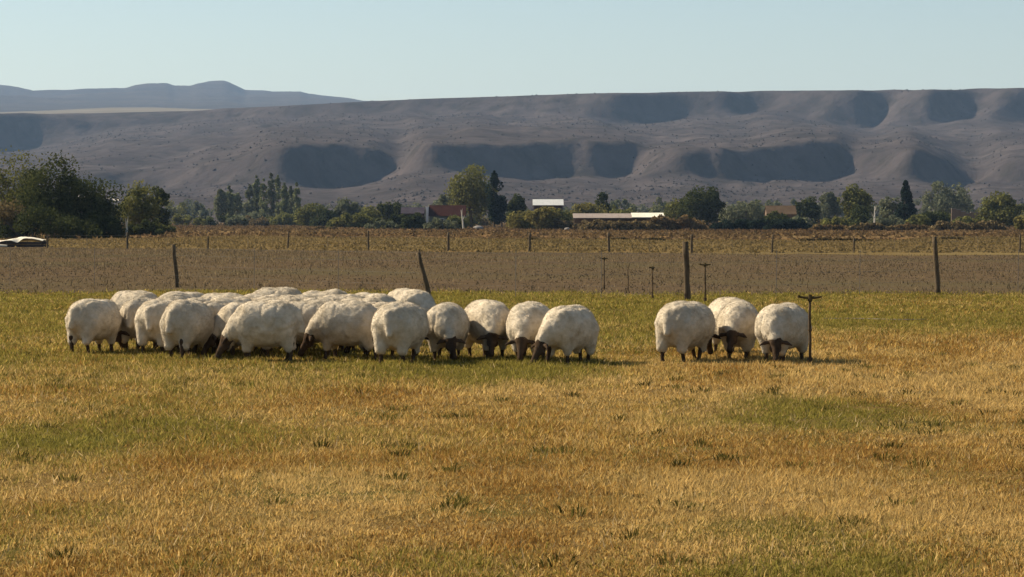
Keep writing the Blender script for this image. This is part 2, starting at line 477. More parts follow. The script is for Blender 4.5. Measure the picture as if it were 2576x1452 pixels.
um = np.linspace(-1100, 1700, 420)
ridge = pw([(-1100, 236), (-500, 214), (-200, 219), (0, 223.6), (90, 228.6), (175, 226), (225, 222), (320, 222), (345, 216), (380, 213.6), (425, 216), (440, 221), (480, 219.6), (500, 212.6), (565, 211), (582, 216), (617, 232.6), (685, 234.6), (757, 234.6), (780, 243.6), (840, 251), (890, 255), (1000, 262), (1300, 272), (1700, 300)], um) + 0.8 * fbm(um * 0.05, 0.3, seed=41)
pl_top = pw([(-1100, 286), (0, 283), (125, 279), (280, 271.5), (380, 271), (490, 275), (620, 277), (1700, 300)], um)
grid_from([(3800, np.full_like(um, 290.0)), (4700, pl_top)], um, 'straw_plain', M['plain'], 42, 0.5)
grid_from([(4720, np.full_like(um, 285.0)), (6300, 0.45 * 262 + 0.55 * ridge), (7000, ridge), (8200, ridge + 90)], um, 'far_mountain', M['mountain'], 43, 22.0)

# pale bends of the dirt track on the left hillside
def ribbon(name, pts, width, mat):
    P = []
    for (x, y, Y) in pts:
        P.append(Vector(((x - CX) / F * Y, Y, 0)))
    fine = []
    for a, b in zip(P[:-1], P[1:]):
        fine += [a.lerp(b, k / 8) for k in range(8)]
    fine.append(P[-1])
    V, q = [], []
    for k, p in enumerate(fine):
        d = (fine[min(k + 1, len(fine) - 1)] - fine[max(k - 1, 0)]).normalized()
        n = Vector((-d.y, d.x, 0)) * width / 2
        for s in (-1, 1):
            pt = p + n * s
            V.append((pt.x, pt.y, float(hill_z(np.array([pt.x]), np.array([pt.y]))[0]) + 0.35))
        if k:
            q.append((2 * k - 2, 2 * k - 1, 2 * k + 1, 2 * k))
    tag(link(name, make_mesh(name, V, [q]), mat), kind='structure')

# ---------------------------------------------------------------- loose cover: grass, clods, weeds
def edge(pts, x):
    return np.interp(x, pts[0], pts[1]) if isinstance(pts, tuple) else None

PATCH = [(330, 1095, 0.9, .55), (60, 1112, 0.7, .6), (1930, 1045, 0.9, .5), (2160, 1062, 0.8, .5), (1100, 1120, 1.0, .2), (1150, 945, 1.1, .55), (1330, 938, 0.8, .4),
         (60, 1345, 0.6, .45), (120, 1150, .8, .35), (1150, 1425, 0.5, .55), (2260, 1445, 0.6, .6), (1830, 1425, 0.5, .5), (700, 1140, .9, .25), (2480, 1210, .8, .2), (560, 1400, .4, .3), (2050, 1330, .45, .25)]
def greenness(x, y):
    yy = y - 7.0 * smooth(1.0, 5.0, x) + 4.5 * (1 - smooth(-3.5, 1.5, x))
    g = 0.05 + 0.62 * smooth(22, 34, yy)
    g = g + 0.20 * fbm(x * 0.55, y * 0.38, seed=51) + 0.16 * fbm(x * 2.2, y * 1.3, seed=53) + 0.20 * fbm(x * 0.16, y * 0.13, seed=52)
    wx = x + .55 * fbm(x * .9, y * .7, seed=57); wy = y + 1.6 * fbm(x * .8, y * .6, seed=58)
    for (px, py, r, a) in PATCH:
        c = ground(px, py)
        g = g + a * np.exp(-(((wx - c[0]) / r) ** 2 + ((wy - c[1]) / (r * 1.9)) ** 2))
    return g

def blade_colors(x, y, rg):
    n = len(x)
    g = greenness(x, y) + 0.20 * rg.standard_normal(n)
    dry = fbm(x * 0.9, y * 0.6, seed=55) + 0.35 * rg.standard_normal(n)
    tan, och, rus = np.array((.50, .340, .125)), np.array((.42, .262, .074)), np.array((.26, .138, .036))
    c = np.where((dry > 0.02)[:, None], tan, och)
    c = np.where((dry < -0.32)[:, None], rus, c)
    k = rg.random(n)[:, None]
    gr = np.array((.150, .135, .024)) * (1 - k) + np.array((.275, .218, .054)) * k
    w = smooth(0.28, 0.62, g)[:, None]
    c = c * (1 - w) + gr * w
    return c * (0.78 + 0.44 * rg.random(n))[:, None]

def blades(x, y, h, w, lean, rg, two=True, z0=0.014, color=None, la=None):
    n = len(x)
    a = rg.random(n) * 2 * np.pi
    la = rg.random(n) * 2 * np.pi if la is None else la
    px, py = np.cos(a) * w / 2, np.sin(a) * w / 2
    lx, ly = np.cos(la) * lean * h, np.sin(la) * lean * h
    z = np.full(n, z0)
    c = blade_colors(x, y, rg) if color is None else color
    tip = np.stack([x + lx, y + ly, z + h * np.sqrt(np.clip(1 - 0.55 * lean ** 2, .2, 1))], -1)
    b0 = np.stack([x - px, y - py, z], -1)
    b1 = np.stack([x + px, y + py, z], -1)
    if two:
        mx, my, mz = x + lx * 0.33, y + ly * 0.33, z + 0.58 * h
        m0 = np.stack([mx - px * .8, my - py * .8, mz], -1)
        m1 = np.stack([mx + px * .8, my + py * .8, mz], -1)
        V = np.stack([b0, b1, m1, m0, tip], 1).reshape(-1, 3)
        i = np.arange(n) * 5
        return V, [np.stack([i, i + 1, i + 2, i + 3], -1), np.stack([i + 3, i + 2, i + 4], -1)], np.repeat(c, 5, 0)
    V = np.stack([b0, b1, tip], 1).reshape(-1, 3)
    i = np.arange(n) * 3
    return V, [np.stack([i, i + 1, i + 2], -1)], np.repeat(c, 3, 0)

def scatter(y0, y1, dens, side, rg):
    A = (y1 - y0) * (2576 / F * (y0 + y1) / 2 + 2 * side)
    n = int(A * dens * 1.35)
    y = y0 + (y1 - y0) * rg.random(n)
    hw1 = 1288 / F * y1 + side
    x = (rg.random(n) * 2 - 1) * hw1
    k = np.abs(x) < 1288 / F * y + side
    return x[k], y[k]

def build_grass():
    rg = np.random.default_rng(5)
    parts = []
    # near sward, mid sward, far sward, sparse seed stalks
    for (y0, y1, dens, w, h, two) in ((9.6, 13, 4200, .0062, .044, True), (13, 17.5, 3300, .0082, .045, False), (17.5, 23, 2000, .0105, .046, False), (23, 30, 1500, .014, .060, False), (30, 42, 780, .020, .064, False), (42, 57, 400, .028, .06, False)):
        per = 13
        cx, cy = scatter(y0, y1, dens * .62 / per, 1.4, rg)
        m = len(cx)
        rad = (.022 + .03 * rg.random(m)) * (1 + (y0 - 9.6) * .02)
        dxy = rg.standard_normal((m, per, 2)) * rad[:, None, None]
        ux, uy = scatter(y0, y1, dens * .38, 1.4, rg)
        x = np.concatenate([(cx[:, None] + dxy[:, :, 0]).ravel(), ux]); y = np.concatenate([(cy[:, None] + dxy[:, :, 1]).ravel(), uy])
        ch = np.concatenate([np.repeat(.65 + .9 * rg.random(m) ** 1.5, per), np.full(len(ux), .6)])
        cb = np.concatenate([np.repeat(.72 + .56 * rg.random(m), per), .62 + .4 * rg.random(len(ux))])
        la = np.concatenate([(np.arctan2(dxy[:, :, 1], dxy[:, :, 0]) + .5 * rg.standard_normal((m, per))).ravel(), rg.random(len(ux)) * 6.283])
        k = y < np.interp(x, *PAST_EDGE) + 1.3 * rg.standard_normal(len(x))
        x, y, ch, cb, la = x[k], y[k], ch[k], cb[k], la[k]
        clump = 0.8 + 0.5 * fbm(x * 1.6, y * 1.6, seed=61) + 0.25 * fbm(x * 0.6, y * 0.6, seed=62)
        n = len(x)
        hh = h * ch * np.clip(clump, 0.35, 1.7) * (0.7 + 0.6 * rg.random(n))
        ln = 0.25 + 0.95 * rg.random(n)
        parts.append(blades(x, y, hh, w * (0.7 + 0.6 * rg.random(n)), ln, rg, two, color=blade_colors(x, y, rg) * cb[:, None], la=la))
    x, y = scatter(9.6, 34, 22, 1.4, rg)
    n = len(x)
    cl = np.array((.50, .37, .19)) * (0.7 + 0.5 * rg.random((n, 1)))
    parts.append(blades(x, y, (.035 + .05 * rg.random(n)), .006 + 0.0002 * y, .2 + .9 * rg.random(n), rg, False, color=cl))
    wx, wy = scatter(9.6, 30, .8, 1.4, rg)                    # dark tussocks and weeds
    m, per = len(wx), 30
    dxy = rg.standard_normal((m, per, 2)) * (.03 + .05 * rg.random((m, 1, 1)))
    la = np.arctan2(dxy[:, :, 1], dxy[:, :, 0]).ravel()
    cl = (np.array((.085, .072, .018)) * (.7 + .8 * rg.random((m, 1, 1))) * (.8 + .4 * rg.random((m, per, 1)))).reshape(-1, 3)
    parts.append(blades((wx[:, None] + dxy[:, :, 0]).ravel(), (wy[:, None] + dxy[:, :, 1]).ravel(), .035 + .045 * rg.random(m * per), np.full(m * per, .011), .3 + .7 * rg.random(m * per), rg, True, color=cl, la=la))
    V, fq, ft, C, off = [], [], [], [], 0
    for v, fs, c in parts:
        V.append(v); C.append(c)
        for f in fs:
            (fq if f.shape[1] == 4 else ft).append(f + off)
        off += len(v)
    me = make_mesh('grass', np.concatenate(V), [np.concatenate(fq), np.concatenate(ft)], np.concatenate(C))
    tag(link('grass', me, M['grass']), 'dry golden and olive pasture grass around the sheep', 'grass', kind='stuff')
build_grass()

def lumps(x, y, r, h, rg, z0):
    """irregular four sided clods"""
    n = len(x)
    a = rg.random(n) * 6.283
    V = np.zeros((n, 5, 3))
    for k in range(4):
        rr = r * (0.6 + 0.7 * rg.random(n))
        V[:, k, 0] = x + rr * np.cos(a + k * 1.571); V[:, k, 1] = y + rr * np.sin(a + k * 1.571); V[:, k, 2] = z0 - 0.01
    V[:, 4, 0] = x + r * .4 * rg.standard_normal(n); V[:, 4, 1] = y + r * .4 * rg.standard_normal(n); V[:, 4, 2] = z0 + h
    i = np.arange(n) * 5
    return V.reshape(-1, 3), [np.concatenate([np.stack([i + k, i + (k + 1) % 4, i + 4], -1) for k in range(4)])]

def build_field_cover():
    rg = np.random.default_rng(6)
    # clods on the ploughed field
    x, y = scatter(50, 140, 14, 4, rg)
    pe = np.interp(x, *PAST_EDGE); fe = np.interp(x, PLO_EDGE[:, 0], PLO_EDGE[:, 1])
    k = (y > pe - .3 + rg.standard_normal(len(x)) * .5) & (y < fe + rg.standard_normal(len(x)) * 2)
    x, y = x[k], y[k]
    k = rg.random(len(x)) < np.clip(1.25 - y / 160, .3, 1)
    x, y = x[k], y[k]
    s = (.012 + .024 * rg.random(len(x)) ** 2) * (0.75 + 0.6 * (fbm(x * .2, y * .08, seed=71) + .3))
    V, f = lumps(x, y, s * 1.2, s, rg, .004)
    tag(link('soil_clods', make_mesh('soil_clods', V, f), M['clod']), 'loose brown clods strewn over the ploughed field', 'soil', kind='stuff')
    # sparse stubble on the ploughed field
    x, y = scatter(50, 138, 9, 4, rg)
    pe = np.interp(x, *PAST_EDGE); fe = np.interp(x, PLO_EDGE[:, 0], PLO_EDGE[:, 1])
    w8 = fbm(x * .12, y * .05, seed=72) + .8 * np.exp(-(y - pe) / 4.0)
    k = (y > pe) & (y < fe) & (rg.random(len(x)) < np.clip(.55 + 1.2 * w8, 0, 1))
    x, y = x[k], y[k]; n = len(x)
    col = np.array((.15, .112, .062)) * (.6 + .8 * rg.random((n, 1)))
    v, f, c = blades(x, y, .05 + .10 * rg.random(n), .02 + .00025 * y, .2 + .7 * rg.random(n), rg, False, .003, col)
    tag(link('stubble', make_mesh('stubble', v, f, c), M['grass']), 'thin dry stubble standing in the ploughed field', 'stubble', kind='stuff')
    # pale meadow grass beyond the far fence
    x, y = scatter(118, 235, 5, 8, rg)
    fe = np.interp(x, PLO_EDGE[:, 0], PLO_EDGE[:, 1]); me_ = np.interp(x, MEA_EDGE[:, 0], MEA_EDGE[:, 1])
    k = (y > fe + rg.standard_normal(len(x)) * 2.5) & (y < me_ + 8)
    x, y = x[k], y[k]; n = len(x)
    g = fbm(x * .05, y * .02, seed=73)[:, None] + .35 * rg.standard_normal((n, 1))
    col = np.where(g > .25, np.array((.146, .108, .046)), np.array((.170, .122, .053))) * (.75 + .5 * rg.random((n, 1)))
    v, f, c = blades(x, y, (.06 + .10 * rg.random(n)), .14 + .12 * rg.random(n), .2 + .8 * rg.random(n), rg, False, .008, col)
    tag(link('meadow_grass', make_mesh('meadow_grass', v, f, c), M['grass']), 'pale yellow grass strip beyond the far wire fence', 'grass', kind='stuff')
    # rust coloured dry weeds between the meadow and the trees
    x, y = scatter(185, 760, .72, 25, rg)
    me_ = np.interp(x, MEA_EDGE[:, 0], MEA_EDGE[:, 1])
    k = (y > me_ - 6 + 12 * fbm(x * .05, y * .03, seed=75)) & (rg.random(len(x)) < np.clip(.65 + .9 * fbm(x * .06, y * .02, seed=74), .05, 1))
    x, y = x[k], y[k]; n = len(x)
    t = fbm(x * .03, y * .012, seed=76)[:, None] + .3 * rg.standard_normal((n, 1))
    col = np.array((.112, .074, .036)) + np.clip(t, -.5, .5) * np.array((.06, .046, .022))
    col = col * (.75 + .5 * rg.random((n, 1)))
    V, f, c = [], [], []
    for rep in range(2):
        v, ff, cc = blades(x + .25 * rg.standard_normal(n), y + .25 * rg.standard_normal(n), (.10 + .30 * rg.random(n) ** 2.5), .3 + .3 * rg.random(n), .2 + .9 * rg.random(n), rg, False, -.01, col)
        f.append(ff[0] + sum(len(q) for q in V)); V.append(v); c.append(cc)
    tag(link('dry_weeds', make_mesh('dry_weeds', np.concatenate(V), [np.concatenate(f)], np.concatenate(c)), M['grass']), 'rust brown dry weeds covering the ground before the trees', 'weeds', kind='stuff')
    # scrub dots on the hills
    n = 22000
    yy = 1180 + (2760 - 1180) * rg.random(n)
    uu = -700 + 3976 * rg.random(n)
    xx = (uu - CX) / F * yy
    k = rg.random(n) < np.clip(.62 + 1.3 * fbm(xx * .008, yy * .004, seed=77), .12, 1)
    xx, yy = xx[k], yy[k]
    zz = hill_z(xx, yy)
    r = .5 + 1.2 * rg.random(len(xx)) ** 2.5
    V, f = lumps(xx, yy, r, r * .9, rg, 0.0)
    V = V.reshape(-1, 5, 3); V[:, :, 2] += zz[:, None] - .2
    col = np.repeat(np.array((.048, .039, .034)) * (.8 + .4 * rg.random((len(xx), 1))), 5, 0)
    tag(link('hill_scrub', make_mesh('hill_scrub', V.reshape(-1, 3), f, col), M['grass']), 'low dark scrub dotted over the plateau slopes', 'scrub', kind='stuff')
build_field_cover()
ribbon('dirt_track', [(196, 362, 1452), (206, 372, 1442), (208, 380, 1430)], 4.0, M['track'])
ribbon('dirt_track', [(238, 402, 1425), (244, 410, 1408)], 4.0, M['track'])
ribbon('dirt_track', [(268, 432, 1400), (280, 428, 1398), (292, 434, 1385), (293, 444, 1372)], 3.0, M['track'])

# ---------------------------------------------------------------- trees and shrubs
PAL = {'dark': ((.022, .030, .012), (.070, .078, .026)), 'olive': ((.060, .066, .021), (.175, .168, .050)), 'yellow': ((.095, .088, .026), (.22, .185, .055)),
       'grey': ((.066, .076, .043), (.165, .170, .098)), 'conifer': ((.010, .017, .012), (.026, .038, .025)), 'brown': ((.080, .060, .029), (.215, .160, .074)),
       'poplar': ((.065, .082, .036), (.20, .21, .095)), 'rust': ((.085, .056, .026), (.215, .145, .064))}

def leaf_cloud(centres, radii, per, size, pal, rg, flat=1.0):
    c = np.repeat(centres, per, 0); r = np.repeat(radii, per, 0)
    n = len(c)
    d = rg.standard_normal((n, 3)); d /= np.linalg.norm(d, axis=1, keepdims=True)
    rad = r * (0.45 + 0.62 * rg.random((n, 1)) ** 0.6)
    p = c + d * rad
    nrm = d + 0.7 * rg.standard_normal((n, 3)); nrm /= np.linalg.norm(nrm, axis=1, keepdims=True)
    a = np.cross(nrm, rg.standard_normal((n, 3))); a /= np.linalg.norm(a, axis=1, keepdims=True)
    b = np.cross(nrm, a)
    s = size * (0.5 + 0.9 * rg.random((n, 1)))
    V = np.stack([p - a * s * .5, p + b * s * .34, p + a * s * .5, p - b * s * .34], 1).reshape(-1, 3)
    i = np.arange(n) * 4
    c1, c2 = np.array(pal[0]), np.array(pal[1])
    kc = np.repeat(rg.random((len(centres), 1)), per, 0)
    k = np.clip(0.65 * kc + 0.5 * rg.random((n, 1)) - .05, 0, 1)
    col = np.repeat(c1 * (1 - k) + c2 * k, 4, 0)
    return V, np.stack([i, i + 1, i + 2, i + 3], -1), col

def plant(name, x, base, top, wid, Y, kind, pal, label, cat='tree', group=None, seed=0, dens=1.0, skirt=None):
    """x centre, base, top and width in photograph pixels, Y the distance"""
    rg = np.random.default_rng(1000 + seed)
    s = Y / F
    h, w = (base - top) * s, wid * s
    zb = max(0.0, 0.0)
    if base < HOR + EYE * F / Y:            # foot hidden: stand it on the ground anyway
        h = EYE + (HOR - top) * s
    if name == 'shrub' and kind == 'hedge': name = 'hedge'
    if name == 'shrub' and cat == 'tree': name = 'small_tree'
    t = thing(name, label, cat, ((x - CX) * s, Y, zb), 0.0, group)
    ls = np.clip(Y / 2409 * 2.65, .18, 1.2)
    mb = MB()
    if kind == 'round':
        n = int(34 * dens)
        d = rg.standard_normal((n, 3)); d /= np.linalg.norm(d, axis=1, keepdims=True)
        rr = 0.30 + 0.62 * rg.random((n, 1)) ** 0.7
        c = d * rr * np.array((w * .46, w * .42, h * .42)) + np.array((0, 0, h * .50))
        c += rg.standard_normal((n, 3)) * np.array((w, w, h)) * .05
        c[:, 2] = np.clip(c[:, 2], h * .08, h * .93)
        rad = (0.09 + 0.14 * rg.random((n, 1)) ** 1.2) * min(w, h)
        trunk_h, tr = h * .5, max(.10, h * .026)
    elif kind == 'bush':
        n = int(26 * dens)
        c = np.stack([(rg.random(n) - .5) * w * .86, (rg.random(n) - .5) * min(w, h * 3) * .7, np.zeros(n)], -1)
        env = np.sqrt(np.clip(1 - (c[:, 0] / (w * .5)) ** 2, .05, 1)) * (0.72 + .28 * noise(c[:, 0] * 4 / h, 0.5, seed=seed))
        c[:, 2] = h * env * (.18 + .68 * rg.random(n))
        rad = (0.16 + 0.12 * rg.random((n, 1))) * h
        trunk_h, tr = h * .35, max(.05, h * .03)
    elif kind == 'hedge':
        n = int(max(16, w / h * 14) * dens)
        c = np.stack([(rg.random(n) - .5) * w * .97, (rg.random(n) - .5) * h * 1.1, np.zeros(n)], -1)
        env = np.clip((1 - (np.abs(c[:, 0]) / (w * .5)) ** 4), .15, 1) * (0.74 + .30 * noise(c[:, 0] * 1.1 / h, 0.5, seed=seed) + .12 * noise(c[:, 0] * 3.1 / h, 2.5, seed=seed))
        c[:, 2] = h * env * (.1 + .78 * rg.random(n))
        rad = (0.18 + 0.12 * rg.random((n, 1))) * h
        trunk_h, tr = h * .35, max(.05, h * .03)
    elif kind == 'column':
        n = int(30 * dens)
        z = rg.random(n)
        prof = np.clip(np.sin(np.pi * np.clip(z * .86 + .14, 0, 1)) ** .65, .1, 1)
        c = np.stack([(rg.random(n) - .5) * w * .62 * prof, (rg.random(n) - .5) * w * .62 * prof, h * (.10 + .86 * z)], -1)
        rad = (0.20 + 0.10 * rg.random((n, 1))) * w * prof[:, None] * 1.15
        trunk_h, tr = h * .8, max(.10, h * .014)
    else:  # conifer
        n = int(36 * dens)
        z = rg.random(n) ** 1.2
        prof = np.clip(1 - z, .05, 1) ** .8
        a = rg.random(n) * 6.283
        c = np.stack([np.cos(a) * w * .36 * prof, np.sin(a) * w * .36 * prof, h * (.05 + .90 * z)], -1)
        rad = (0.13 + 0.09 * rg.random((n, 1))) * w * (.35 + prof[:, None])
        trunk_h, tr = h * .9, max(.08, h * .016)
    # trunk and limbs
    if kind in ('bush', 'hedge'):
        m = 4 if kind == 'bush' else max(5, int(w / h * 2))
        for k in range(m):
            bx = (k / (m - 1) - .5) * w * .55
            mb = MB(); mb.tube([(bx * .5 if kind == 'bush' else bx * 1.5, .05 * k, -.05), (bx * .8 if kind == 'bush' else bx * 1.5, 0, h * .3), (bx if kind == 'bush' else bx * 1.52, .1, h * .55)], [tr, tr * .8, tr * .4], 5)
            mb.build('stem', M['bark'], t)
    else:
        bend = rg.standard_normal(2) * w * .03
        mid = (bend[0], bend[1], trunk_h * .5)
        mb.tube([(0, 0, -.1), mid, (bend[0] * .5, 0, trunk_h)], [tr * 1.25, tr, tr * .45], 7)
        if kind != 'column':
            for k in range(6):
                tgt = c[int(rg.integers(len(c)))]
                z0 = trunk_h * (.35 + .1 * k)
                mb.tube([(bend[0] * .8, bend[1] * .5, min(z0, trunk_h * .95)), tuple(np.array((tgt[0] * .5, tgt[1] * .5, (z0 + tgt[2]) / 2))), tuple(tgt)], [tr * .5, tr * .35, tr * .12], 5)
    if kind not in ('bush', 'hedge'): mb.build('trunk', M['bark'], t)
    per = int(np.clip(3.6 * float(np.median(rad)) ** 2 * 4 / (ls * ls * .34) * .9, 22, 96))
    per = int(per * (1.25 if kind in ('hedge', 'bush') else 1.0))
    V, q, col = leaf_cloud(c, rad, per, ls, PAL[pal], rg)
    V[:, 2] = np.maximum(V[:, 2], 0.02)
    link('foliage' if kind in ('bush', 'hedge') else 'crown', make_mesh('crown', V, [q], col), M['leaf'], t)
    return t

# left hand clump
plant('broadleaf_tree', 40, 600, 398, 230, 212, 'round', 'olive', 'broad olive-brown tree standing behind the pale sheet at the field edge', seed=1, dens=2.4)
plant('broadleaf_tree', 132, 602, 384, 190, 206, 'round', 'dark', 'tallest dark tree of the dense clump at the field edge', seed=2, dens=2.6)
plant('broadleaf_tree', 222, 600, 440, 190, 209, 'round', 'dark', 'dark rounded tree that ends the dense clump beside the paler willow', seed=3, dens=2.6)
plant('shrub', 100, 600, 510, 320, 200, 'bush', 'dark', 'dark shrubs filling the foot of the dense tree clump', 'shrub', seed=4, dens=2.6)
plant('shrub', 258, 600, 520, 110, 204, 'bush', 'dark', 'dark shrub beside the bare pale trunks at the clump end', 'shrub', seed=5, dens=1.4)
plant('shrub', 15, 600, 470, 110, 202, 'bush', 'brown', 'brownish shrub right behind the pale sheet', 'shrub', seed=6, dens=1.4)
plant('willow_tree', 352, 590, 458, 110, 250, 'round', 'olive', 'pale olive tree between the dark clump and a pointed dark tree', seed=7, dens=1.4)
plant('conifer_tree', 408, 588, 463, 62, 300, 'round', 'dark', 'small dark pointed tree at the edge of the rusty field', seed=8, dens=1.1)
plant('shrub', 365, 588, 545, 95, 242, 'bush', 'dark', 'low dark shrub under the pale olive tree', 'shrub', seed=9)
plant('shrub', 405, 584, 556, 70, 290, 'bush', 'olive', 'small olive shrub where the rusty field begins', 'shrub', seed=10)
# poplars
for k, (x, top, w) in enumerate([(556, 478, 30), (577, 470, 24), (597, 486, 22), (628, 466, 24), (646, 444, 22), (664, 452, 20), (683, 430, 20), (699, 442, 20), (716, 462, 22), (733, 470, 20), (747, 461, 18)]):
    plant('poplar_tree', x, 560, top - 5, w * 1.2, 640 + 6 * ((k * 7) % 5), 'column', 'poplar' if k % 3 else 'grey', 'slender poplar in the tight row at the foot of the hills', 'tree', 'row of poplars', seed=20 + k, dens=1.5)
plant('shrub', 640, 562, 528, 120, 600, 'hedge', 'grey', 'grey undergrowth in front of the poplar row', 'shrub', seed=36)
plant('shrub', 715, 562, 524, 90, 590, 'hedge', 'olive', 'olive undergrowth at the end of the poplar row', 'shrub', seed=37)
# middle belt
plant('shrub', 782, 560, 490, 62, 520, 'bush', 'olive', 'olive bush next to the row of poplars', 'shrub', seed=40)
plant('shrub', 815, 562, 508, 60, 500, 'bush', 'dark', 'dark bush second from the row of poplars', 'shrub', seed=41)
plant('shrub', 878, 562, 494, 105, 505, 'round', 'grey', 'broad grey-green bushy tree halfway between poplars and red roof', 'tree', seed=42, dens=1.2)
plant('shrub', 945, 562, 505, 80, 480, 'bush', 'olive', 'olive bush left of the shaded house end', 'shrub', seed=43)
plant('shrub', 985, 562, 500, 60, 470, 'round', 'dark', 'dark small tree against the shaded house end', 'tree', seed=44)
plant('shrub', 900, 564, 528, 150, 440, 'hedge', 'olive', 'low olive hedge running towards the shaded house end', 'hedge', seed=45)
plant('shrub', 1005, 566, 532, 60, 400, 'bush', 'dark', 'dark low bush before the shaded house end', 'shrub', seed=46)
plant('shrub', 960, 570, 548, 90, 385, 'bush', 'grey', 'grey low scrub in front of the house hedge', 'shrub', seed=47)
plant('shrub', 1110, 572, 545, 95, 372, 'bush', 'grey', 'grey-green bush below the red roofed house', 'shrub', seed=48)
plant('broadleaf_tree', 1185, 566, 415, 140, 445, 'round', 'olive', 'tall broad pale-olive tree beside the red roofed house', seed=49, dens=2.0)
plant('conifer_tree', 1243, 566, 426, 46, 436, 'column', 'conifer', 'tall narrow black-green conifer hugging the broad olive tree', seed=50, dens=1.4)
plant('broadleaf_tree', 1126, 560, 468, 60, 520, 'round', 'grey', 'small grey tree rising behind the red roof', seed=51)
plant('conifer_tree', 1262, 560, 474, 44, 460, 'round', 'conifer', 'dark small tree stepping down from the tall conifer', seed=52)
plant('broadleaf_tree', 1300, 562, 482, 58, 455, 'round', 'dark', 'dark tree left of the white roofed shed', seed=53, dens=1.1)
plant('shrub', 1312, 578, 512, 62, 388, 'bush', 'yellow', 'yellow-green bush in front of the white roofed shed', 'shrub', seed=54)
plant('willow_tree', 1362, 580, 520, 95, 372, 'round', 'yellow', 'yellow-green small willow where the long brown hedge starts', 'tree', seed=55, dens=1.2)
plant('shrub', 1440, 578, 545, 130, 372, 'hedge', 'brown', 'olive-brown stretch of hedge under the long low shed', 'hedge', seed=56)
plant('broadleaf_tree', 1478, 560, 486, 95, 440, 'bush', 'yellow', 'yellow-olive bushes behind the long low shed', 'shrub', seed=57, dens=1.2)
plant('broadleaf_tree', 1517, 560, 468, 42, 455, 'round', 'dark', 'small round dark tree topping the bushes behind the long shed', seed=58)
plant('shrub', 1565, 556, 500, 110, 470, 'hedge', 'olive', 'olive bushes behind the bright end of the long shed', 'shrub', seed=59)
plant('shrub', 1655, 556, 500, 80, 520, 'bush', 'grey', 'grey-green bush in the gap before the big dark-green tree', 'shrub', seed=60)
plant('broadleaf_tree', 1762, 560, 464, 128, 425, 'round', 'dark', 'big rounded dark-green tree at the brown hedge end', seed=61, dens=1.9)
plant('shrub', 1705, 556, 485, 66, 435, 'bush', 'olive', 'olive bush on the sunny flank of the big dark-green tree', 'shrub', seed=62)
plant('shrub', 1560, 584, 554, 210, 350, 'hedge', 'brown', 'long rust-brown hedge before the low shed', 'hedge', seed=63, dens=1.2)
plant('shrub', 1700, 583, 544, 150, 352, 'hedge', 'rust', 'taller tawny hedge stretch before the big dark-green tree', 'hedge', seed=64, dens=1.2)
plant('shrub', 1868, 556, 482, 110, 470, 'bush', 'grey', 'grey-olive tree mass left of the tan gable roof', 'shrub', seed=65, dens=1.2)
plant('shrub', 1870, 580, 545, 165, 362, 'hedge', 'conifer', 'almost black hedge below the tan gable roof', 'hedge', seed=66, dens=1.5)
plant('shrub', 1985, 580, 549, 130, 360, 'hedge', 'conifer', 'almost black hedge sloping down beyond the tan gable roof', 'hedge', seed=67, dens=1.4)
plant('broadleaf_tree', 2030, 556, 488, 62, 470, 'round', 'dark', 'small round dark tree right of the tan gable roof', seed=68)
plant('broadleaf_tree', 2085, 556, 478, 60, 560, 'round', 'grey', 'pale grey tree behind the small round dark tree', seed=69)
plant('broadleaf_tree', 2150, 562, 462, 98, 425, 'round', 'olive', 'green tree left of the bare pale trunk', seed=70, dens=1.4)
plant('shrub', 2170, 562, 506, 62, 405, 'bush', 'dark', 'dark bush right against the bare pale trunk', 'shrub', seed=71)
plant('conifer_tree', 2278, 562, 452, 58, 410, 'conifer', 'conifer', 'black spired conifer standing taller than the trees around it', seed=72, dens=1.7)
plant('broadleaf_tree', 2240, 560, 488, 60, 450, 'round', 'grey', 'grey tree between the bare pale trunk and the spired conifer', seed=73)
plant('broadleaf_tree', 2375, 556, 455, 150, 600, 'round', 'grey', 'broad hazy grey-green tree behind the spired conifer', seed=74, dens=1.5)
plant('shrub', 2350, 570, 512, 80, 395, 'bush', 'dark', 'dark bush in front of the adobe wall', 'shrub', seed=75)
plant('shrub', 2310, 572, 525, 60, 390, 'bush', 'olive', 'green bush at the foot of the spired conifer', 'shrub', seed=76)
plant('broadleaf_tree', 2522, 562, 478, 120, 420, 'round', 'olive', 'dark olive tree right of the adobe wall', seed=77, dens=1.4)
plant('shrub', 2582, 580, 532, 60, 350, 'bush', 'yellow', 'yellow-brown bush at the far end of the tree line', 'shrub', seed=78)
for k, (x, top, w, pal) in enumerate([(2090, 564, 110, 'rust'), (2190, 562, 120, 'brown'), (2285, 563, 110, 'rust'), (2390, 556, 110, 'brown'), (2475, 552, 110, 'brown')]):
    plant('scrub_bank', x, 582, top, w, 345 - 3 * (k % 2), 'hedge', pal, 'low brown scrub in the line below the trees', 'scrub', 'low scrub below the trees', seed=90 + k, dens=1.1)
for k, (x, yb, w) in enumerate([(2100, 607, 200), (2395, 603, 75), (1645, 606, 60), (1560, 604, 50), (820, 577, 60), (1340, 604, 30)]):
    plant('scrub_bank', x, yb, yb - 8, w, gd(yb), 'hedge', 'brown', 'thin dark weed streak at the back of the pale meadow', 'scrub', 'weed streaks in the meadow', seed=110 + k, dens=.5)
# hazy belt at the foot of the hills
rb = np.random.default_rng(77)
for k in range(46):
    x = -120 + 2820 * (k + rb.random()) / 46
    top = 496 + 30 * rb.random() - (10 if 400 < x < 560 or x > 1950 else 0)
    plant('belt_tree', x, 560, top, 55 + 60 * rb.random(), 680 + 260 * rb.random(), 'round', ['grey', 'grey', 'olive'][k % 3], 'hazy grey-green tree in the belt at the foot of the hills', 'tree', 'belt of trees at the foot of the hills', seed=200 + k, dens=.55)

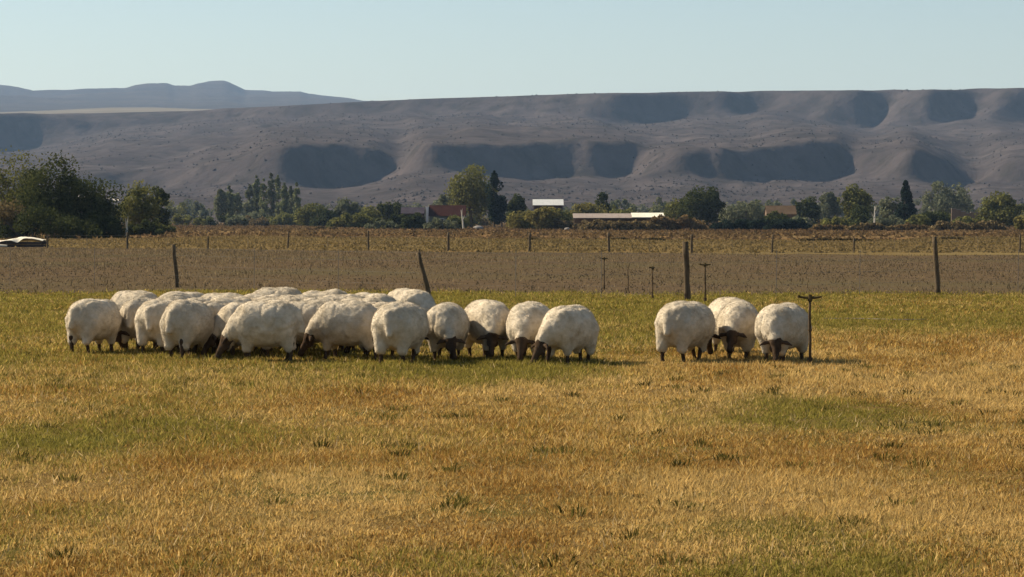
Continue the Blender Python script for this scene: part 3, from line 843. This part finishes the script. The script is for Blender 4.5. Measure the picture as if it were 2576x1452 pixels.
for k in range(40):
    x = 400 + 2250 * (k + rb.random()) / 40
    plant('belt_shrub', x, 560, 528 + 12 * rb.random(), 70 + 70 * rb.random(), 470 + 180 * rb.random(), 'bush', ['olive', 'grey', 'dark', 'grey', 'brown'][k % 5], 'low bush in the undergrowth below the tree line', 'shrub', 'undergrowth below the tree line', seed=300 + k, dens=.7)

for k, (x, base, top, w, Y, pal, lab) in enumerate([
    (1398, 575, 508, 64, 395, 'olive', 'olive bush hiding the wall of the white roofed shed'), (1352, 575, 511, 60, 392, 'yellow', 'yellow-green bush hiding the door of the white roofed shed'),
    (1958, 575, 521, 78, 380, 'dark', 'dark bush hiding the wall of the tan gable hut'), (2012, 570, 524, 46, 385, 'grey', 'grey bush at the corner of the tan gable hut'),
    (1040, 572, 535, 60, 392, 'dark', 'dark bush hiding the wall of the shaded house end'), (1150, 572, 528, 50, 396, 'olive', 'olive bush hiding the corner of the red roofed house'),
    (1490, 580, 549, 110, 356, 'brown', 'tawny bush hiding the posts of the long low shed'), (1610, 580, 550, 120, 356, 'rust', 'rusty bush below the bright end of the long low shed'),
    (2440, 575, 532, 110, 410, 'olive', 'olive bush covering the foot of the adobe wall'), (1690, 560, 508, 80, 450, 'grey', 'grey-green bush filling in beside the big dark-green tree'),
    (2100, 575, 540, 120, 380, 'olive', 'olive bush below the green tree near the bleached trunk'), (2230, 572, 530, 90, 385, 'grey', 'grey bush between bleached trunk and spired conifer')]):
    plant('shrub', x, base, top, w, Y, 'bush', pal, lab, 'shrub', seed=400 + k, dens=1.1)

def bare_tree(px, base, top, Y, lean, label, seed):
    rg = np.random.default_rng(seed)
    s = Y / F
    h = EYE + (HOR - top) * s
    t = thing('bare_tree', label, 'tree', ((px - CX) * s, Y, 0))
    m = MB(); m.tube([(0, 0, -.1), (lean * .4, 0, h * .5), (lean, .1, h)], [.17, .13, .05], 7)
    m.build('trunk', M['pale_bark'], t)
    for k in range(3):
        b = MB(); z = h * (.45 + .15 * k); a = rg.random() * 6.28
        b.tube([(lean * z / h * .8, 0, z), (lean * z / h + math.cos(a) * .3, math.sin(a) * .3, z + .5), (lean * z / h + math.cos(a) * .5, math.sin(a) * .5, z + 1.0)], [.06, .04, .015], 5)
        b.build('branch', M['pale_bark'], t)
bare_tree(2199, 560, 518, 368, .1, 'bare bleached trunk standing between a green tree and the conifer', 1)
bare_tree(318, 600, 566, 205, .05, 'bare pale trunk at the end of the dense dark clump', 2)
bare_tree(1166, 570, 528, 392, -.4, 'slanting pale trunk in front of the tall broad olive tree', 3)

# ---------------------------------------------------------------- farm buildings
def farm(name, x0, x1, ridge, eave, Y, depth, roof, wall, label, parts=(), rise=0.0):
    s = Y / F
    w = (x1 - x0) * s
    zr, ze = EYE + (HOR - ridge) * s, EYE + (HOR - eave) * s
    t = thing(name, label, 'building', (((x0 + x1) / 2 - CX) * s, Y, 0))
    m = MB()
    m.box(-w / 2 + .15, w / 2 - .15, .25, depth - .25, -.1, ze)
    m.build('wall', M[wall], t)
    for side in (-1, 1):                                   # gable ends
        gm = MB()
        xx = side * (w / 2 - .17)
        gm.add([(xx - .03, .3, ze + .002), (xx - .03, depth - .3, ze + .002), (xx - .03, depth / 2, zr - .06), (xx + .03, .3, ze + .002), (xx + .03, depth - .3, ze + .002), (xx + .03, depth / 2, zr - .06)],
               [(0, 1, 4, 3), (1, 2, 5, 4), (2, 0, 3, 5)], [(0, 2, 1), (3, 4, 5)])
        gm.build('gable', M[wall], t)
    n = max(3, int(w / 1.8))                               # sheets of the roof, laid side by side
    for k in range(n):
        a, b = -w / 2 + w * k / n + .006, -w / 2 + w * (k + 1) / n - .006
        lift = 0.0
        for (y0, y1, za, zb) in ((-.2, depth / 2 - .01, ze, zr), (depth / 2 + .01, depth + .2, zr, ze)):
            r = MB()
            r.hexa([(a, y0, za + lift), (b, y0, za + lift), (b, y1, zb + lift), (a, y1, zb + lift)], [(a, y0, za + .05 + lift), (b, y0, za + .05 + lift), (b, y1, zb + .05 + lift), (a, y1, zb + .05 + lift)])
            r.build('roof_sheet', M[roof], t)
    for (kind, fx, zz0, zz1, ww) in parts:
        p = MB()
        cx = -w / 2 + w * fx
        p.box(cx - ww / 2, cx + ww / 2, .19, .245, zz0, zz1)
        o = p.build(kind, M['wall_dark'] if kind == 'door' else M['wall_white'], t)
        if kind == 'window':
            g_ = MB(); g_.box(cx - ww / 2 + .08, cx + ww / 2 - .08, .175, .187, zz0 + .08, zz1 - .08); g_.build('pane', M['glass'], o)
    return t
farm('farm_shed', 1340, 1418, 502, 517, 425, 5.6, 'white_roof', 'wall_dark', 'shed with a bright white metal roof among dark trees', [('door', .5, 0, 2.2, 1.8)])
house = farm('farm_house', 1078, 1172, 517, 544, 412, 5.0, 'red_roof', 'wall_grey', 'low grey house with a dull red roof beside the tall olive tree', [('window', .35, .9, 1.7, .9), ('window', .75, .9, 1.7, .9), ('door', .55, 0, 1.95, .9)])
farm('house_left_end', 1008, 1068, 522, 538, 408, 4.4, 'shaded_roof', 'wall_dark', 'left end of the red roofed house, coloured dark for shade', [('door', .5, 0, 1.8, 1.6)])  # left part of the house, its shade put into dark roof and walls
farm('gable_hut', 1928, 2004, 518, 540, 402, 4.2, 'tan_roof', 'wall_adobe', 'hut with a tan gable roof behind the almost black hedge', [('door', .5, 0, 1.8, .9)])
s_ = 410 / F
wm = MB(); wm.box(-.18, .18, 0, 4.8, 0, EYE + (HOR - 521) * s_); wm.box(-.24, .24, -.06, 4.86, EYE + (HOR - 521) * s_ + .002, EYE + (HOR - 521) * s_ + .1)
tag(wm.build('party_wall', M['wall_white'], None, ((1074 - CX) * s_, 409.5, 0)), 'narrow whitewashed end wall between the shaded house end and the red roof', 'wall')

def long_shed():
    Y = 362; s = Y / F
    x0, x1 = (1442 - CX) * s, (1672 - CX) * s
    t = thing('long_shed', 'long low open shed with a pale roof, its one end bright cream', 'shed', ((x0 + x1) / 2, Y, 0))
    w = x1 - x0
    ze, zr = 1.72, 2.42
    n = 14
    for k in range(n):
        a, b = -w / 2 + w * k / n + .005, -w / 2 + w * (k + 1) / n - .005
        bright = k >= 9
        up = .10 if bright else .0
        r = MB(); r.hexa([(a, -.2, ze + up), (b, -.2, ze + up), (b, 3.4, zr + up), (a, 3.4, zr + up)], [(a, -.2, ze + up + .09), (b, -.2, ze + up + .09), (b, 3.4, zr + up + .06), (a, 3.4, zr + up + .06)])
        r.build('roof_sheet', M['cream_roof' if bright else 'pink_roof'], t)
    for k in range(7):
        xx = -w / 2 + .2 + (w - .4) * k / 6
        p = MB(); p.tube([(xx, 0, -.1), (xx, 0, ze - .01)], [.08, .07], 6); p.build('post', M['post'], t)
    b = MB(); b.box(-w / 2 + .1, w / 2 - .1, 3.1, 3.28, -.05, zr - .1); b.build('back_wall', M['wall_adobe'], t)
long_shed()

def adobe_wall():
    Y = 440; s = Y / F
    t = thing('adobe_wall', 'low adobe wall with a pale uneven top among bushes', 'wall', ((2435 - CX) * s, Y, 0))
    rg = np.random.default_rng(4)
    w = 84 * s
    for k in range(7):
        h = 2.6 + .35 * rg.random() + (.5 if k < 2 else 0)
        m = MB(); m.box(-w / 2 + w * k / 7 + .01, -w / 2 + w * (k + 1) / 7 - .01, 0, .4 + .03 * (k % 2), -.05, h); m.build('panel', M['wall_adobe'], t)
        c = MB(); c.box(-w / 2 + w * k / 7 + .015, -w / 2 + w * (k + 1) / 7 - .015, -.05, .48, h + .002, h + .12); c.build('coping', M['rock'], t)
adobe_wall()

def boulder(name, px, py, wpx, hpx, label, seed, mat='rock'):
    Y = gd(py); s = Y / F
    import bmesh
    bm = bmesh.new(); bmesh.ops.create_icosphere(bm, subdivisions=3, radius=1)
    V = np.array([v.co[:] for v in bm.verts]); Fc = np.array([[v.index for v in f.verts] for f in bm.faces]); bm.free()
    V *= (1 + .25 * fbm(V[:, 0] * 1.3 + seed, V[:, 1] * 1.3, V[:, 2] * 1.3, seed=seed))[:, None]
    V *= np.array((wpx * s / 2, wpx * s / 2.6, hpx * s * .62)); V[:, 2] += hpx * s * .3
    tag(link(name, make_mesh(name, V, [Fc], smooth_shade=True), M[mat], None, ((px - CX) * s, Y, 0)), label, 'rock')
boulder('boulder', 1203, 577, 26, 10, 'pale rounded rock below the tall broad olive tree', 3)
boulder('boulder', 1083, 576, 13, 13, 'small pale rock below the whitewashed end wall', 8)
boulder('boulder', 1428, 579, 18, 7, 'pale rock lying before the yellow-green willow', 12)

def covered_heap():
    Y = gd(622); s = Y / F
    t = thing('covered_heap', 'low dark heap under a crumpled pale sheet at the field edge', 'heap', ((40 - CX) * s, Y, 0))
    w = 136 * s
    n = 9
    for k in range(n):                                       # stacked dark timbers beneath
        for r in range(2):
            m = MB(); y = .1 + .26 * k / 2
            m.box(-w / 2 + .1 * (k % 3), w / 2 - .12 * ((k + r) % 3), y, y + .12, .01 + .16 * r, .15 + .16 * r); m.build('timber', M['wall_dark'], t)
    nx, nyy = 60, 14
    X, Yy = np.meshgrid(np.linspace(-w / 2 - .1, w / 2 + .02, nx), np.linspace(-.12, 1.5, nyy))
    swag = .5 * np.exp(-((X - .12) / .28) ** 2) + .8 * np.exp(-((X + 1.6) / .4) ** 2) + .12
    front = np.clip((.10 - Yy) / .25, 0, 1)
    Z = .50 + .10 * np.sin(X * 2.1 + .5) + .05 * fbm(X * 3, Yy * 3, seed=6) - front * swag * .52 - .22 * smooth(.9, 1.5, Yy)
    V = np.stack([X, Yy, Z], -1).reshape(-1, 3)
    i = np.arange(nx * nyy).reshape(nyy, nx)
    q = np.stack([i[:-1, :-1], i[:-1, 1:], i[1:, 1:], i[1:, :-1]], -1).reshape(-1, 4)
    V2 = V.copy(); V2[:, 2] -= .02
    link('sheet', make_mesh('sheet', np.concatenate([V, V2]), [q, q[:, ::-1] + len(V)], smooth_shade=True), M['sheet'], t)
    l = MB(); l.tube([(-w / 2 - .3, -.35, .09), (-w / 2 + .5, -.32, .10), (-w / 2 + 1.15, -.3, .08)], [.11, .09, .06], 7); l.build('pole', M['sheet'], t)
covered_heap()

# ---------------------------------------------------------------- fences
def post_mesh(h, r, lean, seed, n=8):
    rg = np.random.default_rng(seed)
    m = MB()
    pts, rad = [], []
    for k in range(6):
        f = k / 5
        pts.append((lean[0] * f + .005 * rg.standard_normal() * (0 < k < 5), lean[1] * f + .005 * rg.standard_normal() * (0 < k < 5), -.15 + (h + .15) * f))
        rad.append(r * (1.08 - .12 * f + .06 * rg.standard_normal()))
    m.tube(pts, rad, n)
    return m

def fence(name, posts, label, wires, drop_per, seed, wr=.0022):
    t = thing(name, label, 'fence', (posts[0][0], posts[0][1], 0))
    ox, oy = posts[0][0], posts[0][1]
    for k, (x, y, h, r, lean) in enumerate(posts):
        m = post_mesh(h, r, lean, seed + k)
        o = m.build('post', M['post'], t, (x - ox, y - oy, 0), sm=True)
    for wz in wires:
        m = MB()
        pts = []
        for k, (x, y, h, r, lean) in enumerate(posts):
            f = wz / h
            pts.append(Vector((x - ox + lean[0] * f, y - oy + lean[1] * f - r - .004, wz)))
            if k < len(posts) - 1:
                x2, y2, h2, r2, l2 = posts[k + 1]
                q = Vector((x2 - ox + l2[0] * wz / h2, y2 - oy + l2[1] * wz / h2 - r2 - .004, wz))
                p = pts[-1]
                pts.append(p.lerp(q, .5) + Vector((0, 0, -.015)))
        m.tube(pts, wr, 4)
        m.build('wire', M['wire'], t)
    for k in range(len(posts) - 1):
        a, b = posts[k], posts[k + 1]
        for j in range(drop_per):
            f = (j + 1) / (drop_per + 1)
            m = MB(); m.tube([(0, 0, .06), (.01, 0, wires[-1] + .04)], [.006, .006], 5)
            m.build('dropper', M['wire'], t, (a[0] + (b[0] - a[0]) * f - ox, a[1] + (b[1] - a[1]) * f - oy, 0))
    return t

def post_at(x, base, top, r, xtop=None):
    X, Y, _ = ground(x, base)
    h = (base - top) / F * Y
    lean = ((xtop - x) / F * Y if xtop is not None else 0, 0)
    return (X, Y, h, r, lean)
near = [post_at(-190, 727, 612, .045, -195), post_at(447, 724, 615, .05, 437), post_at(1085, 752, 635, .048, 1052), post_at(1731, 757, 608, .06, 1724), post_at(2362, 741, 596, .055, 2350), post_at(2960, 741, 600, .05, 2962)]
fence('wire_fence', near, 'wire fence with crooked wooden posts along the back of the pasture', (.3, .55, .8, .98), 2, 300)
far = []
for k, x in enumerate([-290, -85, 120, 320, 524, 724, 927, 1128, 1332, 1532, 1740, 1942, 2148, 2352, 2566, 2772]):
    b = float(np.interp(x, [-300, 120, 320, 724, 1128, 1532, 1740, 2148, 2800], [622, 624, 627, 628, 633, 635, 637, 635, 634]))
    h = [40, 40, 34, 42, 33, 45, 50, 49, 48, 50, 47, 44, 35, 40, 44, 40][k]
    far.append(post_at(x, b, b - h, .062 if x in (320, 1128, 1332, 1532, 1740) else .048, x + [1, -2, 0, 1, -1, 2, -1, 0, 1, -1, 0, 2, 0, 1, 0, 1][k]))
fence('wire_fence', far, 'far wire fence with evenly spaced posts beyond the ploughed field', (.3, .55, .75), 1, 330, .003)

# ---------------------------------------------------------------- sprinklers on risers
def sprinkler(px, base, top, label, rz=0.0, head=True, r=.017):
    X, Y, _ = ground(px, base)
    h = (base - top) / F * Y
    t = thing('sprinkler', label, 'sprinkler', (X, Y, 0), rz)
    m = MB(); m.tube([(0, 0, -.2), (.004, 0, h * .4), (-.004, .003, h * .75), (0, 0, h)], [r, r * .95, r * .95, r * .9], 8)
    m.build('riser', M['iron'], t, sm=True)
    c = MB(); c.tube([(0, 0, .03), (0, 0, .10)], [r * 1.9, r * 1.9], 8); c.build('coupling', M['iron'], t)
    c = MB(); c.tube([(0, 0, h * .52), (0, 0, h * .56)], [r * 1.4, r * 1.4], 8); c.build('coupling', M['iron'], t)
    if head:
        b = MB(); b.tube([(0, 0, h - .03), (0, 0, h + .002), (0, 0, h + .05)], [r * 1.5, r * 1.9, r * 1.1], 8); b.build('sprinkler_body', M['brass'], t)
        n1 = MB(); n1.tube([(.012, 0, h + .012), (.07, 0, h + .014), (.135, 0, h + .024)], [.020, .015, .010], 7); n1.build('nozzle', M['brass'], t)
        n2 = MB(); n2.tube([(-.012, 0, h + .012), (-.075, .01, h + .016), (-.13, .01, h + .026)], [.018, .013, .011], 7); n2.build('impact_arm', M['brass'], t)
        sp = MB(); sp.box(-.142, -.118, -.014, .034, h + .012, h + .042); sp.build('spoon', M['brass'], t)
    return t
sprinkler(2038, 922, 752, 'sprinkler on a tall riser beside the sheep grazing next to it', .1)
sprinkler(1774, 762, 668, 'sprinkler on a riser just right of the thick fence post', .5)
sprinkler(1642, 756, 676, 'sprinkler on a thin riser left of the thick fence post', 1.2, r=.014)
sprinkler(1520, 729, 652, 'small sprinkler riser standing out in the ploughed field', .9, r=.013)
sprinkler(1580, 735, 668, 'bare riser without a head in the ploughed field', 0, head=False, r=.011)
pm = MB()
pts = [(*ground(x, 808 + 1.5 * math.sin(x * .02))[:2], .035) for x in range(2068, 2340, 24)]
pm.tube(pts, .009, 6)
tag(pm.build('irrigation_pipe', M['pink_roof']), 'thin pale pipe lying across the grass beyond the near sprinkler', 'pipe')

# ---------------------------------------------------------------- sheep
def smin(a, b, k):
    h = np.clip(.5 + .5 * (b - a) / k, 0, 1)
    return b * (1 - h) + a * h - k * h * (1 - h)

def sd_ell(P, c, r):
    c, r = np.array(c), np.array(r)
    q = (P - c) / r
    k0 = np.linalg.norm(q, axis=-1)
    k1 = np.linalg.norm(q / r, axis=-1)
    return k0 * (k0 - 1.0) / np.maximum(k1, 1e-6)

def sd_cap(P, a, b, ra, rb):
    a, b = np.array(a, float), np.array(b, float)
    ab = b - a
    t = np.clip(((P - a) @ ab) / (ab @ ab), 0, 1)
    return np.linalg.norm(P - a - t[..., None] * ab, axis=-1) - (ra + (rb - ra) * t)

def surface_nets(vol, org, h):
    s = vol < 0
    nx, ny, nz = vol.shape
    cs = np.zeros((nx - 1, ny - 1, nz - 1), np.int32)
    for dx in (0, 1):
        for dy in (0, 1):
            for dz in (0, 1):
                cs += s[dx:nx - 1 + dx, dy:ny - 1 + dy, dz:nz - 1 + dz]
    act = (cs > 0) & (cs < 8)
    idx = np.full(act.shape, -1, np.int64)
    ci = np.argwhere(act)
    idx[act] = np.arange(len(ci))
    acc = np.zeros((len(ci), 3)); cnt = np.zeros(len(ci))
    corners = [(a, b, c) for a in (0, 1) for b in (0, 1) for c in (0, 1)]
    for p in corners:
        for ax in range(3):
            if p[ax] == 0:
                q = list(p); q[ax] = 1
                v0 = vol[ci[:, 0] + p[0], ci[:, 1] + p[1], ci[:, 2] + p[2]]
                v1 = vol[ci[:, 0] + q[0], ci[:, 1] + q[1], ci[:, 2] + q[2]]
                cr = (v0 < 0) != (v1 < 0)
                tt = np.where(cr, v0 / np.where(cr, v0 - v1, 1), 0)
                pos = np.array(p, float)[None].repeat(len(ci), 0)
                pos[:, ax] += tt
                acc += pos * cr[:, None]; cnt += cr
    V = (ci + acc / np.maximum(cnt, 1)[:, None]) * h + np.array(org)
    Q = []
    for ax in range(3):
        o1, o2 = (ax + 1) % 3, (ax + 2) % 3
        sl0 = [slice(None)] * 3; sl1 = [slice(None)] * 3
        sl0[ax] = slice(0, -1); sl1[ax] = slice(1, None)
        cr = s[tuple(sl0)] != s[tuple(sl1)]
        e = np.argwhere(cr)
        ok = (e[:, o1] > 0) & (e[:, o2] > 0) & (e[:, o1] < vol.shape[o1] - 1) & (e[:, o2] < vol.shape[o2] - 1)
        e = e[ok]
        inside = s[e[:, 0], e[:, 1], e[:, 2]]
        f = []
        for (d1, d2) in ((0, 0), (1, 0), (1, 1), (0, 1)):
            c = e.copy(); c[:, o1] -= d1; c[:, o2] -= d2
            f.append(idx[c[:, 0], c[:, 1], c[:, 2]])
        f = np.stack(f, -1)
        f[~inside] = f[~inside][:, ::-1]
        Q.append(f)
    return V, np.concatenate(Q)

def sheep_meshes(seed, turn=0.0, head=0.0, fat=1.0, stride=0.0):
    """turn: sideways swing of the neck, head: 0 grazing .. 1 raised level; wool and bare skin meshes"""
    rg = np.random.default_rng(seed)
    h = .015
    gx = np.arange(-.66, .86, h); gy = np.arange(-.46, .46, h); gz = np.arange(-.03, .92, h)
    P = np.stack(np.meshgrid(gx, gy, gz, indexing='ij'), -1)
    ct, st = math.cos(turn), math.sin(turn)
    def nk(x, z):                                          # neck bends sideways from the shoulders on
        d = x - .20
        return np.array((.20 + d * ct, d * st, z))
    poll = nk(.43 + .06 * head, .30 + .30 * head)
    muz = nk(.555 + .14 * head, .062 + .40 * head)
    # bare body: trunk core, neck, head, ears, legs
    b = sd_ell(P, (0, 0, .46), (.33, .17, .18))
    b = smin(b, sd_cap(P, (.20, 0, .48), poll, .12, .075), .06)
    hd = smin(sd_cap(P, poll, muz, .054, .028), sd_ell(P, poll + (muz - poll) * .2, (.060, .056, .060)), .03)
    ax = (muz - poll) / np.linalg.norm(muz - poll)
    sidev = np.array((-st, ct, 0))
    fwd = np.array((ct, st, 0.0)); fwd = fwd - ax * (fwd @ ax); fwd /= np.linalg.norm(fwd)      # brow side of the face
    for s in (-1, 1):                                       # cheeks and brows
        hd = smin(hd, sd_ell(P, poll + (muz - poll) * .38 + sidev * s * .030 - fwd * .022, (.045, .040, .055)), .02)
        hd = smin(hd, sd_ell(P, poll + (muz - poll) * .22 + sidev * s * .042 + fwd * .030, (.024, .022, .024)), .015)
    hd = smin(hd, sd_cap(P, poll + fwd * .02, muz + fwd * .012 - ax * .01, .045, .024), .02)
    hd = smin(hd, sd_ell(P, muz, (.040, .036, .034)), .015)
    b = smin(b, hd, .03)
    for s in (-1, 1):
        e0 = poll + sidev * s * .055 + ax * .03
        e1 = e0 + sidev * s * .075 + ax * .012
        e2 = e0 + sidev * s * .130 + ax * .045
        b = smin(b, smin(sd_cap(P, e0, e1, .020, .024), sd_cap(P, e1, e2, .024, .012), .01), .012)
    for s in (-1, 1):
        f = stride * s + .03 * rg.standard_normal()
        k = (.20 + f * .5, s * .105, .21)
        b = smin(b, sd_cap(P, (.20, s * .10, .40), k, .065, .032), .03)
        b = smin(b, sd_cap(P, k, (.20 + f, s * .10, .035), .029, .021), .012)
        b = smin(b, sd_cap(P, (.20 + f, s * .10, .035), (.225 + f, s * .10, .018), .026, .026), .012)
        f = -stride * s + .03 * rg.standard_normal()
        hk = (-.285 + f * .6, s * .11, .235)
        b = smin(b, sd_cap(P, (-.17, s * .11, .40), hk, .085, .034), .03)
        b = smin(b, sd_cap(P, hk, (-.255 + f, s * .11, .035), .030, .021), .012)
        b = smin(b, sd_cap(P, (-.255 + f, s * .11, .035), (-.23 + f, s * .11, .018), .026, .026), .012)
    # fleece
    w = sd_ell(P, (-.16, 0, .465), (.24, .245 * fat, .262))
    w = smin(w, sd_ell(P, (.0, 0, .445), (.30, .262 * fat, .265)), .08)
    w = smin(w, sd_ell(P, (.15, 0, .465), (.22, .235 * fat, .235)), .08)
    mid = .55 * np.array((.19, 0, .50)) + .45 * poll
    w = smin(w, sd_cap(P, (.17, 0, .50), mid, .195, .150), .07)
    w = smin(w, sd_cap(P, mid, poll - ax * .02, .150, .086), .05)
    for s in (-1, 1):
        f = -stride * s
        w = smin(w, sd_cap(P, (-.20, s * .125, .42), (-.275 + f * .5, s * .12, .19), .135, .060), .045)
        w = smin(w, sd_cap(P, (.19, s * .11, .36), (.20 + stride * s * .4, s * .105, .17), .105, .050), .05)
    w = smin(w, sd_cap(P, (-.35, .01, .57), (-.415, .02 * rg.standard_normal(), .37), .060, .042), .04)
    # crown of wool on the poll
    w = smin(w, sd_ell(P, poll - ax * .035, (.078, .070, .070)), .03)
    x, y, z = P[..., 0] + seed * 3.7, P[..., 1], P[..., 2]
    lo = fbm(x * 4.2, y * 4.2, z * 4.2, seed=seed, oct=2)
    # locks: hanging ridges pulled downwards, deep partings between
    md = noise(x * 13 + 2 * lo, y * 13, z * 8.5, seed=seed + 3)
    fine = noise(x * 27, y * 27, z * 19, seed=seed + 5)
    part = np.clip(.16 - np.abs(noise(x * 5.5, y * 5.5, z * 3.6, seed=seed + 7)), 0, 1) / .16
    w = w - .016 * lo - .006 * md - .006 * fine + .009 * part
    b_keep = b.copy()
    Vw, Qw = surface_nets(w, (gx[0], gy[0], gz[0]), h)
    # keep one continuous body; sink it slightly where wool covers it
    Vb, Qb = surface_nets(b_keep, (gx[0], gy[0], gz[0]), h)
    body = make_mesh('body', Vb, [Qb], smooth_shade=True)
    a, bb, c, d = (Vw[Qw[:, k]] for k in range(4))             # a few short locks break the outline
    nrm = np.cross(c - a, d - bb); nrm /= np.maximum(np.linalg.norm(nrm, axis=1, keepdims=True), 1e-9)
    m = 13000
    pick = rg.integers(len(Qw), size=m)
    p = (a + bb + c + d)[pick] / 4
    nn = nrm[pick] + .3 * rg.standard_normal((m, 3)) + np.array((0, 0, -.35)); nn /= np.linalg.norm(nn, axis=1, keepdims=True)
    tg = np.cross(nn, rg.standard_normal((m, 3))); tg /= np.linalg.norm(tg, axis=1, keepdims=True)
    bt = np.cross(nn, tg)
    ln = .005 + .011 * rg.random((m, 1)); wd = .0017 + .0015 * rg.random((m, 1))
    LV = np.stack([p - nn * .006 + tg * wd, p - nn * .006 - tg * wd * .5 + bt * wd * .87, p - nn * .006 - tg * wd * .5 - bt * wd * .87, p + nn * ln], 1).reshape(-1, 3)
    i = np.arange(m) * 4 + len(Vw)
    LT = np.concatenate([np.stack([i, i + 1, i + 3], -1), np.stack([i + 2, i, i + 3], -1)])
    fleece = make_mesh('fleece', np.concatenate([Vw, LV]), [Qw, LT], smooth_shade=True)
    return body, fleece

def hoof_mesh():
    m = MB(); m.tube([(-.004, 0, .004), (.004, 0, .026), (-.002, 0, .045)], [.031, .029, .024], 8)
    return m

KINDS = [sheep_meshes(1, 0.0), sheep_meshes(2, .35, .05, 1.05, .05), sheep_meshes(3, -.4, .0, .97, -.05), sheep_meshes(4, .15, .12, 1.08, .07), sheep_meshes(5, -.2, .25, 1.0, -.03), sheep_meshes(6, .55, .05, 1.03, .03), sheep_meshes(7, -.6, .1, .98, .0), sheep_meshes(8, 0.1, .5, 1.02, .04)]
FLOCK = 'flock of cream sheep grazing on the pasture'
def sheep(px, Y, heading, scale, kind, label):
    body, fleece = KINDS[kind]
    t = thing('sheep', label, 'sheep', ((px - CX) / F * Y, Y, -.010), math.radians(heading), FLOCK)
    t.scale = (scale,) * 3
    link('body', body, M['hide'], t)
    link('fleece', fleece, M['wool'], t)
    return t
BACK = 'sheep in the packed middle of the flock, mostly its sunlit back showing'
HERD = [
    (236, 30.2, 58, .98, 0, 'sheep at the outer end of the tight flock with its whole flank clear'),
    (338, 33.0, 150, 1.0, 1, 'sheep whose raised back shows behind the end of the tight flock'),
    (354, 30.8, 76, .96, 2, 'narrow sheep seen from the rump, second along the tight flock'),
    (406, 30.0, 72, .98, 3, 'sheep with a hanging woolly rump, third along the tight flock'),
    (474, 29.1, 66, 1.0, 4, 'round sheep with a sunlit rump edge, fourth along the tight flock'),
    (668, 28.45, 178, 1.04, 0, 'long dark-flanked sheep broadside in the tight flock'),
    (872, 28.9, 172, 1.0, 1, 'broadside sheep with daylight between its legs in the tight flock'),
    (1008, 28.0, 70, 1.03, 3, 'shaggy sheep with clotted wool on its rump closing the tight flock'),
    (1121, 28.7, 262, .97, 5, 'sheep with lowered head beside the shaggy clotted one'),
    (1226, 29.1, 298, 1.0, 6, 'sheep with deeply folded fleece, first of the loose trio'),
    (1332, 28.6, 258, 1.0, 0, 'sheep grazing head-on in the middle of the loose trio'),
    (1432, 27.9, 232, .97, 2, 'sheep with its hind legs apart, last of the loose trio'),
    (1726, 28.4, 50, 1.02, 3, 'sheep with a thick parted rump in the small separate group'),
    (1836, 30.1, 105, 1.0, 1, 'sheep partly hidden behind the head-on one in the small group'),
    (1858, 28.9, 262, .98, 4, 'sheep grazing head-on in the small separate group'),
    (1968, 28.2, 236, .99, 5, 'sheep standing right beside the tall sprinkler'),
    (462, 32.8, 25, 1.0, 0, BACK), (560, 31.9, 165, 1.0, 1, BACK), (580, 30.2, 218, 1.0, 7, BACK), (695, 33.5, 170, 1.04, 2, BACK),
    (700, 30.2, 172, 1.0, 3, BACK), (815, 32.8, 178, 1.02, 4, BACK), (806, 30.6, 185, .98, 6, BACK), (660, 32.0, 8, .98, 5, BACK), (745, 31.6, 176, .98, 2, BACK), (862, 31.8, 190, .98, 1, BACK), (620, 29.3, 172, .96, 5, BACK), (500, 30.4, 60, .98, 6, BACK),
    (540, 29.9, 240, .95, 2, BACK), (770, 29.6, 178, .98, 0, BACK), (905, 30.4, 168, .98, 7, BACK), (950, 29.3, 120, .96, 5, BACK), (430, 31.3, 80, .97, 1, BACK), (640, 31.0, 170, .97, 4, BACK),  # extra sheep added to keep sunlight out from under the flock
    (935, 32.2, 335, 1.0, 0, 'sheep at the back of the flock, second from its far corner'), (1030, 33.4, 318, 1.02, 3, 'dark-shouldered sheep at the far corner of the flock by the leaning post'),
]
for (px, Y, hd, sc, kd, lab) in HERD:
    sheep(px, Y, hd, sc, kd, lab)

# ---------------------------------------------------------------- haze
hz = MB(); hz.box(-5400, 5400, -140, 9000, -4.0, 470)
hm = bpy.data.materials.new('haze')
hm.use_nodes = True
hn = hm.node_tree
hn.nodes.remove(hn.nodes['Principled BSDF'])
pvn = hn.nodes.new('ShaderNodeVolumePrincipled')
pvn.inputs['Color'].default_value = (0.44, 0.66, 1.0, 1)
pvn.inputs['Density'].default_value = 0.000064
pvn.inputs['Anisotropy'].default_value = 0.1
hn.links.new(pvn.outputs[0], hn.nodes['Material Output'].inputs['Volume'])
tag(hz.build('haze', hm), 'thin blue haze over the valley', 'haze', kind='stuff')
